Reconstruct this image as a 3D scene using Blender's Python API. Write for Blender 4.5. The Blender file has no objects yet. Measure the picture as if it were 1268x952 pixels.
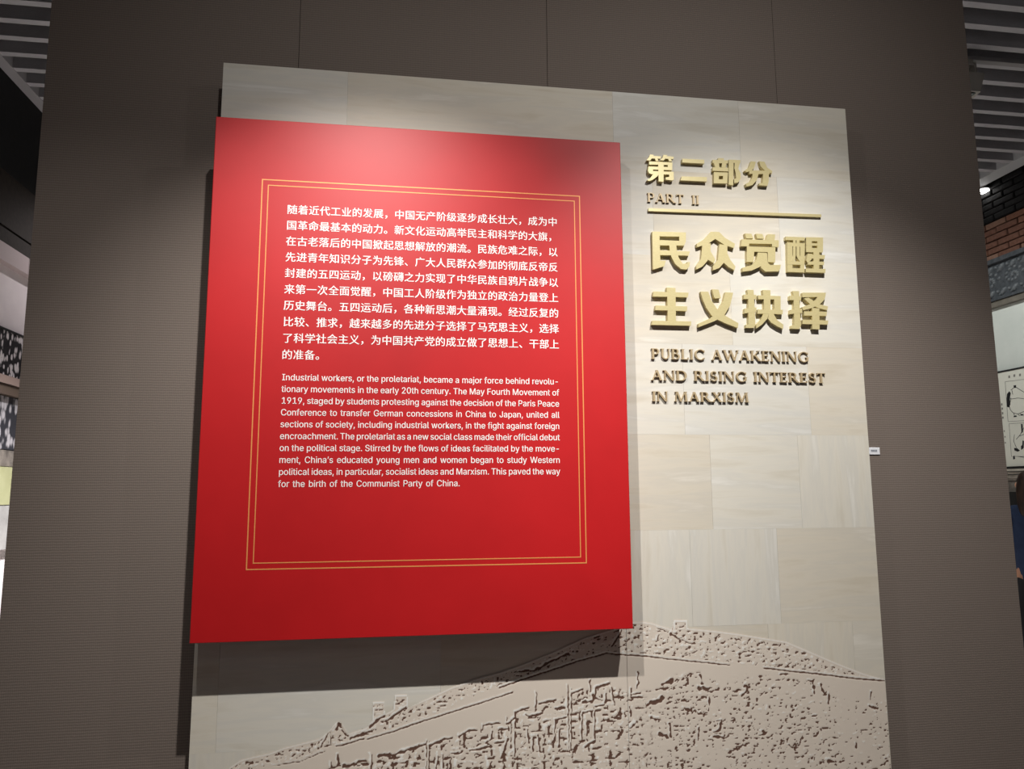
import bpy, math, random
import numpy as np
from mathutils import Matrix, Vector
from math import sin, cos, pi, radians as R
random.seed(4)
C = bpy.context.scene.collection
sc = bpy.context.scene

# ------------------------------------------------------------------ camera
W, H, F = 1268, 952, 952.47
YAW, PITCH, ROLL = 0.1515, 0.13948, -0.00584
S = 0.085                    # red panel stands this far before the stone board (y = 0)
T = 0.1                      # fabric wall this far behind the board's face
ZR = 2.5749                  # height of the red panel's top edge
CAM = Vector((0.52222, -2.27006, 1.5))
fw = Vector((sin(YAW)*cos(PITCH), cos(YAW)*cos(PITCH), sin(PITCH)))
rt = Vector((cos(YAW), -sin(YAW), 0)); up = rt.cross(fw)
rt2 = rt*cos(ROLL)+up*sin(ROLL); up2 = -rt*sin(ROLL)+up*cos(ROLL)
cd = bpy.data.cameras.new('camera'); cam = bpy.data.objects.new('camera', cd); C.objects.link(cam)
cam.matrix_world = Matrix(((rt2.x, up2.x, -fw.x, CAM.x), (rt2.y, up2.y, -fw.y, CAM.y), (rt2.z, up2.z, -fw.z, CAM.z), (0, 0, 0, 1)))
cd.sensor_width = 36; cd.lens = F*36/W; cd.clip_start = 0.05
sc.camera = cam

# ------------------------------------------------------------------ world, lights, exposure
wd = bpy.data.worlds.new('world'); sc.world = wd; wd.use_nodes = True
wd.node_tree.nodes['Background'].inputs[0].default_value = (1.0, 0.92, 1.0, 1)
wd.node_tree.nodes['Background'].inputs[1].default_value = 0.05
vs = sc.view_settings
vs.view_transform = 'Standard'; vs.look = 'None'; vs.gamma = 1; vs.use_curve_mapping = False; vs.exposure = 0.0

def spot(name, loc, aim, watt, deg, blend=1.0, rad=0.015, col=(1, 0.95, 0.87)):
    l = bpy.data.lights.new(name, 'SPOT'); l.energy = watt; l.spot_size = R(deg); l.spot_blend = blend
    l.shadow_soft_size = rad; l.color = col
    o = bpy.data.objects.new(name, l); C.objects.link(o); o.location = loc
    o.rotation_euler = (Vector(aim)-Vector(loc)).to_track_quat('-Z', 'Y').to_euler()
    return o
for n_, x_, aim_, az_, pw_, deg_, sp_ in (('spot_over_red_panel', 0.41, 0.47, 1.20, 192, 72, 17), ('spot_over_title', 1.54, 1.74, 1.58, 202, 79, 28), ('added_fill_left_fabric', -0.06, -0.42, 1.1, 28, 64, 1)):  # last entry is an added fill, softening the shadow band on the left fabric
    spot(n_, (x_, -1.24, ZR+0.63), (aim_, 0, ZR-az_), pw_, deg_, 1.0, col=(1, 0.98, 0.95))             # beam
    spot(n_+'_spill', (x_, -1.24, ZR+0.63), (aim_, 0, ZR-0.3), sp_, 140, 1.0, col=(1, 0.98, 0.95))     # spill of the same lamp
spot('spot_on_left_gallery', (-1.2, 3.2, 3.4), (-1.8, 2.9, 2.35), 22, 120, 1.0, col=(1, 0.93, 0.95))
spot('spot_on_right_gallery', (3.6, 2.2, 3.7), (5.15, 3.1, 2.2), 110, 85, 1.0, 0.05, col=(0.98, 1, 0.97))
for i_, (x_, y_, w_) in enumerate(((2.6, 3.2, 1000), (-0.5, 2.4, 1900), (4.0, 4.8, 650))):
    spot('added_bounce_back_floor', (x_, y_, 3.8), (x_, y_, 0), w_, 80, 1.0, 0.1, col=(1, 0.98, 0.98))  # added unseen spots; their floor bounce brightens the ceiling baffles
spot('added_bounce_front_floor', (0.8, -4.2, 3.8), (0.8, -4.2, 0), 80, 130, 1.0, 0.1, col=(1, 0.96, 0.92))  # added unseen spot, floor bounce as ambient fill in front

# ------------------------------------------------------------------ helpers
def ray(px, py):
    return fw*F + rt2*(px-W/2) + up2*(H/2-py)
def at(px, py, y=0.0):                      # the point of the plane y = const seen at a pixel of the survey
    d = ray(px, py); t = (y-CAM.y)/d.y; return CAM+d*t
def atx(px, py, x):
    d = ray(px, py); t = (x-CAM.x)/d.x; return CAM+d*t

def tag(o, label=None, cat=None, group=None, kind=None):
    if label: o['label'] = label
    if cat: o['category'] = cat
    if group: o['group'] = group
    if kind: o['kind'] = kind
    return o
def empty(name, loc=(0, 0, 0), label=None, cat=None, group=None, kind=None):
    o = bpy.data.objects.new(name, None); o.empty_display_size = 0.1; C.objects.link(o); o.location = loc
    return tag(o, label, cat, group, kind)

class MB:
    def __init__(s): s.v = []; s.f = []
    def box(s, x0, x1, y0, y1, z0, z1):
        b = len(s.v)
        s.v += [(x, y, z) for z in (z0, z1) for y in (y0, y1) for x in (x0, x1)]
        s.f += [tuple(b+i for i in q) for q in ((0, 2, 3, 1), (4, 5, 7, 6), (0, 1, 5, 4), (2, 6, 7, 3), (0, 4, 6, 2), (1, 3, 7, 5))]
        return s
    def bevbox(s, x0, x1, y0, y1, z0, z1, b, face='-y'):      # box whose face edges are chamfered
        k = len(s.v)
        if face == '-y':
            s.v += [(x0, y1, z0), (x1, y1, z0), (x1, y1, z1), (x0, y1, z1), (x0, y0+b, z0), (x1, y0+b, z0), (x1, y0+b, z1), (x0, y0+b, z1),
                    (x0+b, y0, z0+b), (x1-b, y0, z0+b), (x1-b, y0, z1-b), (x0+b, y0, z1-b)]
        else:                                                 # '-x'
            s.v += [(x1, y1, z0), (x1, y0, z0), (x1, y0, z1), (x1, y1, z1), (x0+b, y1, z0), (x0+b, y0, z0), (x0+b, y0, z1), (x0+b, y1, z1),
                    (x0, y1-b, z0+b), (x0, y0+b, z0+b), (x0, y0+b, z1-b), (x0, y1-b, z1-b)]
        for q in ((3, 2, 1, 0), (0, 1, 5, 4), (1, 2, 6, 5), (2, 3, 7, 6), (3, 0, 4, 7), (4, 5, 9, 8), (5, 6, 10, 9), (6, 7, 11, 10), (7, 4, 8, 11), (8, 9, 10, 11)):
            s.f.append(tuple(k+i for i in q))
        return s
    def prism(s, pts, y0, y1):               # polygon in x,z extruded from y0 (front) to y1 (back)
        a = sum(pts[i][0]*pts[(i+1) % len(pts)][1]-pts[(i+1) % len(pts)][0]*pts[i][1] for i in range(len(pts)))
        if a < 0: pts = pts[::-1]
        n = len(pts); b = len(s.v)
        s.v += [(x, y0, z) for x, z in pts]+[(x, y1, z) for x, z in pts]
        s.f.append(tuple(b+i for i in range(n))); s.f.append(tuple(b+n+i for i in reversed(range(n))))
        for i in range(n):
            j = (i+1) % n; s.f.append((b+i, b+n+i, b+n+j, b+j))
        return s
    def prismx(s, pts, x0, x1):              # polygon in y,z extruded from x0 (front, facing -x) to x1
        a = sum(pts[i][0]*pts[(i+1) % len(pts)][1]-pts[(i+1) % len(pts)][0]*pts[i][1] for i in range(len(pts)))
        if a > 0: pts = pts[::-1]
        n = len(pts); b = len(s.v)
        s.v += [(x0, y, z) for y, z in pts]+[(x1, y, z) for y, z in pts]
        s.f.append(tuple(b+i for i in range(n))); s.f.append(tuple(b+n+i for i in reversed(range(n))))
        for i in range(n):
            j = (i+1) % n; s.f.append((b+i, b+n+i, b+n+j, b+j))
        return s
    def cyl(s, p, q, r0, r1=None, n=16):
        r1 = r0 if r1 is None else r1
        p = Vector(p); q = Vector(q); d = (q-p).normalized()
        u = d.orthogonal().normalized(); w = d.cross(u); b = len(s.v)
        for c, r in ((p, r0), (q, r1)):
            for i in range(n):
                a = 2*pi*i/n; s.v.append(tuple(c+u*(cos(a)*r)+w*(sin(a)*r)))
        s.f.append(tuple(b+i for i in reversed(range(n)))); s.f.append(tuple(b+n+i for i in range(n)))
        for i in range(n):
            j = (i+1) % n; s.f.append((b+i, b+j, b+n+j, b+n+i))
        return s
    def dome(s, c, ax, r, h, n=10, m=4):     # low bump rising along direction ax
        c = Vector(c); d = Vector(ax).normalized(); u = d.orthogonal().normalized(); w = d.cross(u); b = len(s.v)
        rx, rz = r if isinstance(r, tuple) else (r, r)
        for k in range(m):
            t = k/m*pi/2
            for i in range(n):
                a = 2*pi*i/n; s.v.append(tuple(c+u*(cos(a)*rx*cos(t))+w*(sin(a)*rz*cos(t))+d*(h*sin(t))))
        s.v.append(tuple(c+d*h))
        for k in range(m-1):
            for i in range(n):
                j = (i+1) % n; s.f.append((b+k*n+i, b+k*n+j, b+(k+1)*n+j, b+(k+1)*n+i))
        for i in range(n): s.f.append((b+(m-1)*n+i, b+(m-1)*n+(i+1) % n, b+m*n))
        return s
    def mesh(s, name, mat):
        me = bpy.data.meshes.new(name); me.from_pydata(s.v, [], s.f); me.materials.append(mat); me.update(); return me
    def build(s, name, mat, parent=None, smooth=False):
        me = s.mesh(name, mat)
        if smooth: me.polygons.foreach_set('use_smooth', [True]*len(me.polygons))
        o = bpy.data.objects.new(name, me); C.objects.link(o)
        if parent is not None:
            o.parent = parent
            if parent.type == 'EMPTY': o.matrix_parent_inverse = Matrix.Translation(parent.location).inverted()
        return o

# ------------------------------------------------------------------ materials
def lin(r, g, b):
    f = lambda c: ((c/255+0.055)/1.055)**2.4 if c > 10 else c/255/12.92
    return (f(r), f(g), f(b), 1)
def mat(name, col, rough=0.6, metal=0.0, spec=0.5, emit=None, power=0):
    m = bpy.data.materials.new(name); m.use_nodes = True; b = m.node_tree.nodes['Principled BSDF']
    b.inputs['Base Color'].default_value = col; b.inputs['Roughness'].default_value = rough
    b.inputs['Metallic'].default_value = metal; b.inputs['Specular IOR Level'].default_value = spec
    if emit: b.inputs['Emission Color'].default_value = emit; b.inputs['Emission Strength'].default_value = power
    return m
def nodes(m): return m.node_tree.nodes, m.node_tree.links, m.node_tree.nodes['Principled BSDF']
def mapping(N, L, scale, coord='Object', rot=(0, 0, 0)):
    tc = N.new('ShaderNodeTexCoord'); mp = N.new('ShaderNodeMapping'); mp.inputs['Scale'].default_value = scale; mp.inputs['Rotation'].default_value = rot
    L.new(tc.outputs[coord], mp.inputs[0]); return mp.outputs[0]
def noise(N, L, vec, scale, detail=4, rough=0.55, dist=0.0):
    n = N.new('ShaderNodeTexNoise'); n.inputs['Scale'].default_value = scale; n.inputs['Detail'].default_value = detail
    n.inputs['Roughness'].default_value = rough; n.inputs['Distortion'].default_value = dist
    L.new(vec, n.inputs['Vector']); return n.outputs[0]
def ramp(N, L, fac, stops):
    r = N.new('ShaderNodeValToRGB'); e = r.color_ramp.elements
    while len(e) < len(stops): e.new(0.5)
    for k, (p, c) in enumerate(stops): e[k].position = p; e[k].color = c
    L.new(fac, r.inputs[0]); return r.outputs[0]
def bump(N, L, b, h, strength, dist):
    n = N.new('ShaderNodeBump'); n.inputs['Strength'].default_value = strength; n.inputs['Distance'].default_value = dist
    L.new(h, n.inputs['Height']); L.new(n.outputs[0], b.inputs['Normal'])
def mottled(name, c0, c1, scale=(1, 1, 1), nscale=20, rough=0.7, metal=0, bmp=0.2, bd=0.002, detail=4, lo=0.35, hi=0.65, spec=0.4):
    m = mat(name, c0, rough, metal, spec); N, L, b = nodes(m); v = mapping(N, L, scale)
    n = noise(N, L, v, nscale, detail); L.new(ramp(N, L, n, [(lo, c0), (hi, c1)]), b.inputs['Base Color'])
    if bmp: bump(N, L, b, n, bmp, bd)
    return m

def fabric():
    m = mat('woven_wall_fabric', lin(122, 112, 106), 0.88, 0, 0.25); N, L, b = nodes(m)
    v = mapping(N, L, (1, 1, 1))
    wv = N.new('ShaderNodeTexWave'); wv.wave_type = 'BANDS'; wv.bands_direction = 'Z'; wv.inputs['Scale'].default_value = 42
    wv.inputs['Distortion'].default_value = 1.2; wv.inputs['Detail'].default_value = 2; L.new(v, wv.inputs['Vector'])
    w2 = N.new('ShaderNodeTexWave'); w2.wave_type = 'BANDS'; w2.bands_direction = 'X'; w2.inputs['Scale'].default_value = 60
    w2.inputs['Distortion'].default_value = 0.8; L.new(v, w2.inputs['Vector'])
    mx = N.new('ShaderNodeMath'); mx.operation = 'MULTIPLY_ADD'; L.new(w2.outputs[1], mx.inputs[0]); mx.inputs[1].default_value = 0.5; L.new(wv.outputs[1], mx.inputs[2])
    n = noise(N, L, v, 300, 2); ad = N.new('ShaderNodeMath'); ad.operation = 'MULTIPLY_ADD'; L.new(n, ad.inputs[0]); ad.inputs[1].default_value = 1.0; L.new(mx.outputs[0], ad.inputs[2])
    dv = N.new('ShaderNodeMath'); dv.operation = 'MULTIPLY'; L.new(ad.outputs[0], dv.inputs[0]); dv.inputs[1].default_value = 0.4
    L.new(ramp(N, L, dv.outputs[0], [(0.25, lin(109, 98, 91)), (0.75, lin(128, 116, 107))]), b.inputs['Base Color'])
    bump(N, L, b, dv.outputs[0], 0.35, 0.0012); return m
def travertine(name, vertical):
    m = mat(name, lin(205, 198, 182), 0.6, 0, 0.3); N, L, b = nodes(m)
    tc = N.new('ShaderNodeTexCoord'); oi = N.new('ShaderNodeObjectInfo')
    add = N.new('ShaderNodeVectorMath'); add.operation = 'ADD'; cmb = N.new('ShaderNodeCombineXYZ')
    k = N.new('ShaderNodeMath'); k.operation = 'MULTIPLY'; k.inputs[1].default_value = 37; L.new(oi.outputs['Random'], k.inputs[0])
    L.new(k.outputs[0], cmb.inputs[0]); L.new(k.outputs[0], cmb.inputs[2]); L.new(tc.outputs['Object'], add.inputs[0]); L.new(cmb.outputs[0], add.inputs[1])
    mp = N.new('ShaderNodeMapping'); mp.inputs['Scale'].default_value = (14, 1, 1.6) if vertical else (1.6, 1, 14); L.new(add.outputs[0], mp.inputs[0])
    n = noise(N, L, mp.outputs[0], 1.6, 5, 0.6, 0.35)
    c = ramp(N, L, n, [(0.30, lin(200, 193, 178)), (0.47, lin(211, 206, 194)), (0.58, lin(205, 201, 191)), (0.72, lin(221, 218, 210))])
    mix = N.new('ShaderNodeMix'); mix.data_type = 'RGBA'; mix.blend_type = 'MULTIPLY'; mix.inputs[0].default_value = 1
    t = ramp(N, L, oi.outputs['Random'], [(0.0, (0.93, 0.89, 0.84, 1)), (0.35, (0.98, 0.95, 0.91, 1)), (0.7, (0.97, 0.975, 0.99, 1)), (1.0, (1, 0.99, 0.975, 1))])
    L.new(c, mix.inputs[6]); L.new(t, mix.inputs[7]); L.new(mix.outputs[2], b.inputs['Base Color'])
    bump(N, L, b, n, 0.05, 0.001); return m

M = {}
M['fabric'] = fabric()
M['core'] = mat('partition_core', lin(58, 52, 50), 0.9)
M['joint'] = mat('dark_joint', lin(30, 26, 25), 0.9)
M['trav_h'] = travertine('travertine_print_level_grain', False)
M['trav_v'] = travertine('travertine_print_upright_grain', True)
M['board_edge'] = mat('pale_board_edge', lin(205, 198, 184), 0.6)
red = mat('red_satin_paint', lin(180, 15, 19), 0.5, 0, 0.45); M['red'] = red
N_, L_, b_ = nodes(red); v_ = mapping(N_, L_, (1, 1, 1)); n_ = noise(N_, L_, v_, 6, 3)
L_.new(ramp(N_, L_, n_, [(0.3, lin(178, 13, 18)), (0.7, lin(185, 16, 21))]), b_.inputs['Base Color'])
bump(N_, L_, b_, noise(N_, L_, v_, 260, 2), 0.05, 0.0006)
M['white_print'] = mat('white_print', lin(245, 240, 236), 0.55)
M['gold_print'] = mat('gold_line_print', lin(226, 150, 84), 0.5, 0.15)
M['gold'] = mottled('brushed_gold_letter', lin(200, 186, 136), lin(209, 195, 146), (1, 1, 6), 120, 0.36, 0.22, 0.04, 0.0005, spec=0.5)
M['bronze'] = mottled('bronze_letter', lin(176, 156, 122), lin(186, 166, 132), (1, 1, 1), 90, 0.42, 0.2, 0.04, 0.0005)
M['slat'] = mottled('grey_ceiling_baffle', lin(184, 184, 188), lin(194, 193, 197), (1, 8, 8), 30, 0.6, 0, 0.05)
M['black'] = mottled('black_soffit_paint', lin(12, 12, 14), lin(18, 18, 20), (1, 1, 1), 30, 0.9)
M['trimgrey'] = mat('pale_grey_trim', lin(205, 209, 211), 0.55)
M['floor'] = mottled('grey_polished_floor', lin(150, 144, 140), lin(164, 158, 152), (1, 1, 1), 3, 0.4, 0, 0.02)
M['tag_white'] = mat('white_plastic', lin(232, 232, 236), 0.4)
M['tag_grey'] = mat('grey_ink', lin(110, 116, 126), 0.6)

# ------------------------------------------------------------------ the setting
XL, XR, XC = -1.715, 5.2, 5.06
ZC = 3.9
fl = MB().box(-6, 9, -6, 7.2, -0.1, 0).build('floor', M['floor']); tag(fl, 'grey polished gallery floor', kind='structure')
# fabric covered partition in front
pw = MB().box(-0.535, 2.592, T+0.012, T+0.30, 0, 3.72).build('wall_front', M['core'])
tag(pw, 'taupe fabric covered partition behind the stone board', kind='structure')
xs = [-0.545, 0.199, 1.0105, 1.8335, 2.602]
for a, b in zip(xs[:-1], xs[1:]):
    MB().bevbox(a+0.0007, b-0.0007, T, T+0.012, 0.001, 3.718, 0.0007).build('fabric_panel', M['fabric'], pw)
for x0, x1 in ((-0.545, -0.535), (2.592, 2.602)):
    MB().box(x0, x1, T+0.0125, T+0.30, 0.001, 3.718).build('side_panel', M['fabric'], pw)
bb = MB().box(-0.545, 2.602, T-0.012, T, 0, 0.1).build('baseboard_front', mat('dark_skirting', lin(50, 46, 44), 0.5)); tag(bb, 'dark skirting under the fabric partition', kind='structure')

# ceiling: black soffit with grey baffles
ce = MB().box(-6, 9, -6, 7.2, ZC+0.42, ZC+0.5).build('ceiling', M['black']); tag(ce, 'black soffit above grey ceiling baffles', kind='structure')
sm = MB().box(-3.34, 3.34, -0.0215, 0.0215, 0, 0.105).mesh('slat', M['slat'])
ys = [0.885-0.1635*5+0.1635*k for k in range(42)]
for y in ys:
    o = bpy.data.objects.new('slat', sm); C.objects.link(o); o.parent = ce; o.location = ((XL+0.08+XC-0.06)/2, y, ZC)
t1 = MB().box(XC-0.06, XC+0.07, -1, 7.0, ZC-0.004, ZC+0.16).build('trim_1', M['trimgrey']); tag(t1, 'pale grey edge strip along the right of the baffles', kind='structure')
t2 = MB().box(XL, XL+0.065, -1, 7.0, ZC-0.004, ZC+0.16).build('trim_2', mat('dim_grey_trim', lin(168, 166, 170), 0.6)); tag(t2, 'grey edge strip along the left of the baffles', kind='structure')

# left wall: black upper part, brown bulkhead, lit recess with pictures
k = 2.18
wl = MB().box(XL-0.25, XL, -1, 7.0, 1.5+0.83*k+0.04, ZC+0.42).build('wall_left', M['black']); tag(wl, 'black upper wall left of the partition', kind='structure')
brown = mottled('dark_brown_plaster', lin(38, 32, 27), lin(48, 41, 35), (1, 1, 1), 40, 0.85)
zb1 = atx(20, 291, XL).z; zb0 = atx(20, 309, XL).z; zt = atx(20, 221, XL).z
MB().box(XL-0.25, XL-0.004, -1, 7.0, zb1+0.012, zt).build('bulkhead', brown, wl)
MB().box(XL-0.25, XL, -1, 7.0, zb0, zb1-0.004).build('bulkhead_lip', brown, wl)
zs0 = atx(20, 331, XL).z
XN = XL-0.05
lit = mottled('white_plaster', lin(225, 216, 218), lin(232, 224, 225), (1, 1, 1), 8, 0.8, 0, 0.05)
wn = MB().box(XN-0.12, XN, -1, 7.0, 0, zs0+0.04).build('wall_recess', lit); tag(wn, 'brightly lit white wall under the brown bulkhead', kind='structure')
for y_ in range(-1, 7):                  # pale fascia boards under the bulkhead
    MB().box(XL-0.25, XL-0.002, y_+0.7+0.0025, y_+1.7-0.0025, zs0, zb0-0.001).build('fascia_board', mat('pale_pinkish_fascia', lin(188, 174, 174), 0.7), wl)

# far wall
wb = MB().box(-6, 9, 7.0, 7.2, 0, ZC+0.42).build('wall_back', mottled('grey_plaster', lin(120, 118, 114), lin(128, 126, 122), (1, 1, 1), 6, 0.85)); tag(wb, 'grey end wall of the gallery behind the partition', kind='structure')

# right wall with bricks
wr = MB().box(XR+0.03, XR+0.3, -1, 7.0, 0, ZC+0.42).build('wall_right', mat('mortar', lin(112, 96, 84), 0.95)); tag(wr, 'brick wall with plastered lower part right of the partition', kind='structure')
def zat(px, py): return atx(px, py, XR).z
zbk1 = zat(1240, 272.5); zfr1 = zat(1240, 321.5); zfr0 = zat(1240, 380.5)
MB().box(XR+0.022, XR+0.031, -1, 7.0, zbk1-0.02, ZC+0.4).build('black_mortar', M['black'], wr)
brick_mats = [mottled('red_brick_%d' % i, a, b, (1, 1, 1), 45, 0.9, 0, 0.6, 0.004) for i, (a, b) in enumerate(((lin(112, 76, 60), lin(130, 92, 74)), (lin(98, 66, 53), lin(114, 80, 66)), (lin(122, 92, 76), lin(134, 104, 88))))]
blk_mat = mottled('soot_black_brick', lin(10, 10, 11), lin(14, 14, 15), (1, 1, 1), 45, 0.8, 0, 0.8, 0.006)
rowh = 0.052; bl = 0.215
brk = [MB().bevbox(0, 0.05, 0, bl-0.012, 0, rowh-0.009, 0.004, '-x').mesh('brick', m) for m in brick_mats]
brb = MB().bevbox(0, 0.05, 0, bl-0.012, 0, rowh-0.009, 0.006, '-x').mesh('brick', blk_mat)
nr = 0; z = zfr1-0.03; row = 0
while z < ZC-0.02:
    yy = 2.2-(bl/2 if row % 2 else 0)
    while yy < 4.35:
        black = z > zbk1-0.02
        o = bpy.data.objects.new('brick', brb if black else random.choice(brk)); C.objects.link(o); o.parent = wr
        o.location = (XR+random.uniform(-0.004, 0.004)-(0.01 if black else 0), yy, z); yy += bl; nr += 1
    z += rowh; row += 1
# rest of the brickwork outside the part in view, joined
for nm, y0, y1 in (('brickwork', -1, 2.06), ('brickwork', 4.6, 7.0)):
    q = MB(); q2 = MB(); z = zfr1-0.03; row = 0
    while z < ZC-0.02:
        yy = y0
        while yy < y1-0.1:
            (q2 if z > zbk1-0.02 else q).bevbox(XR, XR+0.05, yy, min(yy+bl-0.012, y1), z, z+rowh-0.009, 0.004, '-x'); yy += bl
        z += rowh; row += 1
    tag(q.build(nm, brick_mats[0], wr), kind='stuff'); tag(q2.build(nm, blk_mat, wr), kind='stuff')
plaster = mottled('pale_grey_plaster', lin(196, 202, 196), lin(204, 209, 203), (1, 1, 1), 5, 0.75, 0, 0.03)
zled = zat(1255, 581)
MB().box(XR-0.02, XR+0.03, -1, 7.0, 0, zfr0+0.02).build('plaster_facing', plaster, wr)

# ------------------------------------------------------------------ stone board
bx0, bx1, zT, zB = -0.0064, 2.02505, ZR+0.21533, 0.16
board = empty('stone_board', (1.0, 0, zB), 'tall cream travertine board with gold Chinese heading, behind the red panel', 'sign')
MB().box(bx0+0.004, bx1-0.004, 0.006, 0.032, zB, zT-0.001).build('backing_board', M['board_edge'], board)
for x in (0.2, 1.0, 1.8):
    for z in (0.7, 1.7, 2.6):
        MB().cyl((x, 0.032, z), (x, T, z), 0.025, n=12).build('spacer', M['core'], board)
XS = 1.2045                                                   # joint between the two sheets
sheetL = MB().box(bx0, XS-0.0005, 0.0035, 0.006, zB, zT).build('sheet', M['board_edge'], board)
sheetR = MB().box(XS+0.0005, bx1, 0.0035, 0.006, zB, zT).build('sheet', M['board_edge'], board)
rows_z = [zT, ZR-0.045, ZR-0.33, ZR-0.615, ZR-0.9005, ZR-1.19, ZR-1.475, ZR-1.76, ZR-2.05, zB]
cuts = [[0.3621, 1.6374], [0.18, 0.9, 1.33, 1.76], [0.5, 0.95, 1.58], [0.3, 0.72, 1.41, 1.83], [0.15, 0.62, 1.4886, 1.7811],
        [0.4, 0.85, 1.4121, 1.6944], [0.06, 0.66, 1.37, 1.6497, 1.9272], [0.3, 0.8, 1.5, 1.8], [0.45, 0.95, 1.6]]
# the print of each stone: rows, uneven columns, level or upright grain
grain = {(4, 1): 1, (4, 2): 1, (4, 3): 0, (5, 3): 1, (5, 4): 1, (6, 3): 0, (1, 2): 0, (6, 5): 1}
for r in range(len(rows_z)-1):
    z1, z0 = rows_z[r], rows_z[r+1]
    cols = sorted([bx0, XS, bx1]+cuts[r])
    for i in range(len(cols)-1):
        a, b = cols[i], cols[i+1]
        if b-a < 0.03: continue
        vert = grain.get((r, i), 1 if (r*7+i*5) % 4 == 1 and r not in (0, 1, 2, 3) else 0)
        sh = sheetL if b <= XS+1e-6 else sheetR
        j = 0.0002
        o = MB().box(a+(j if a > bx0+0.001 else 0), b-(j if b < bx1-0.001 else 0), random.uniform(0, 0.0003), 0.0035, z0+j/3, z1-j/3).build('travertine_tile', M['trav_v' if vert else 'trav_h'], sh)

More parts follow.
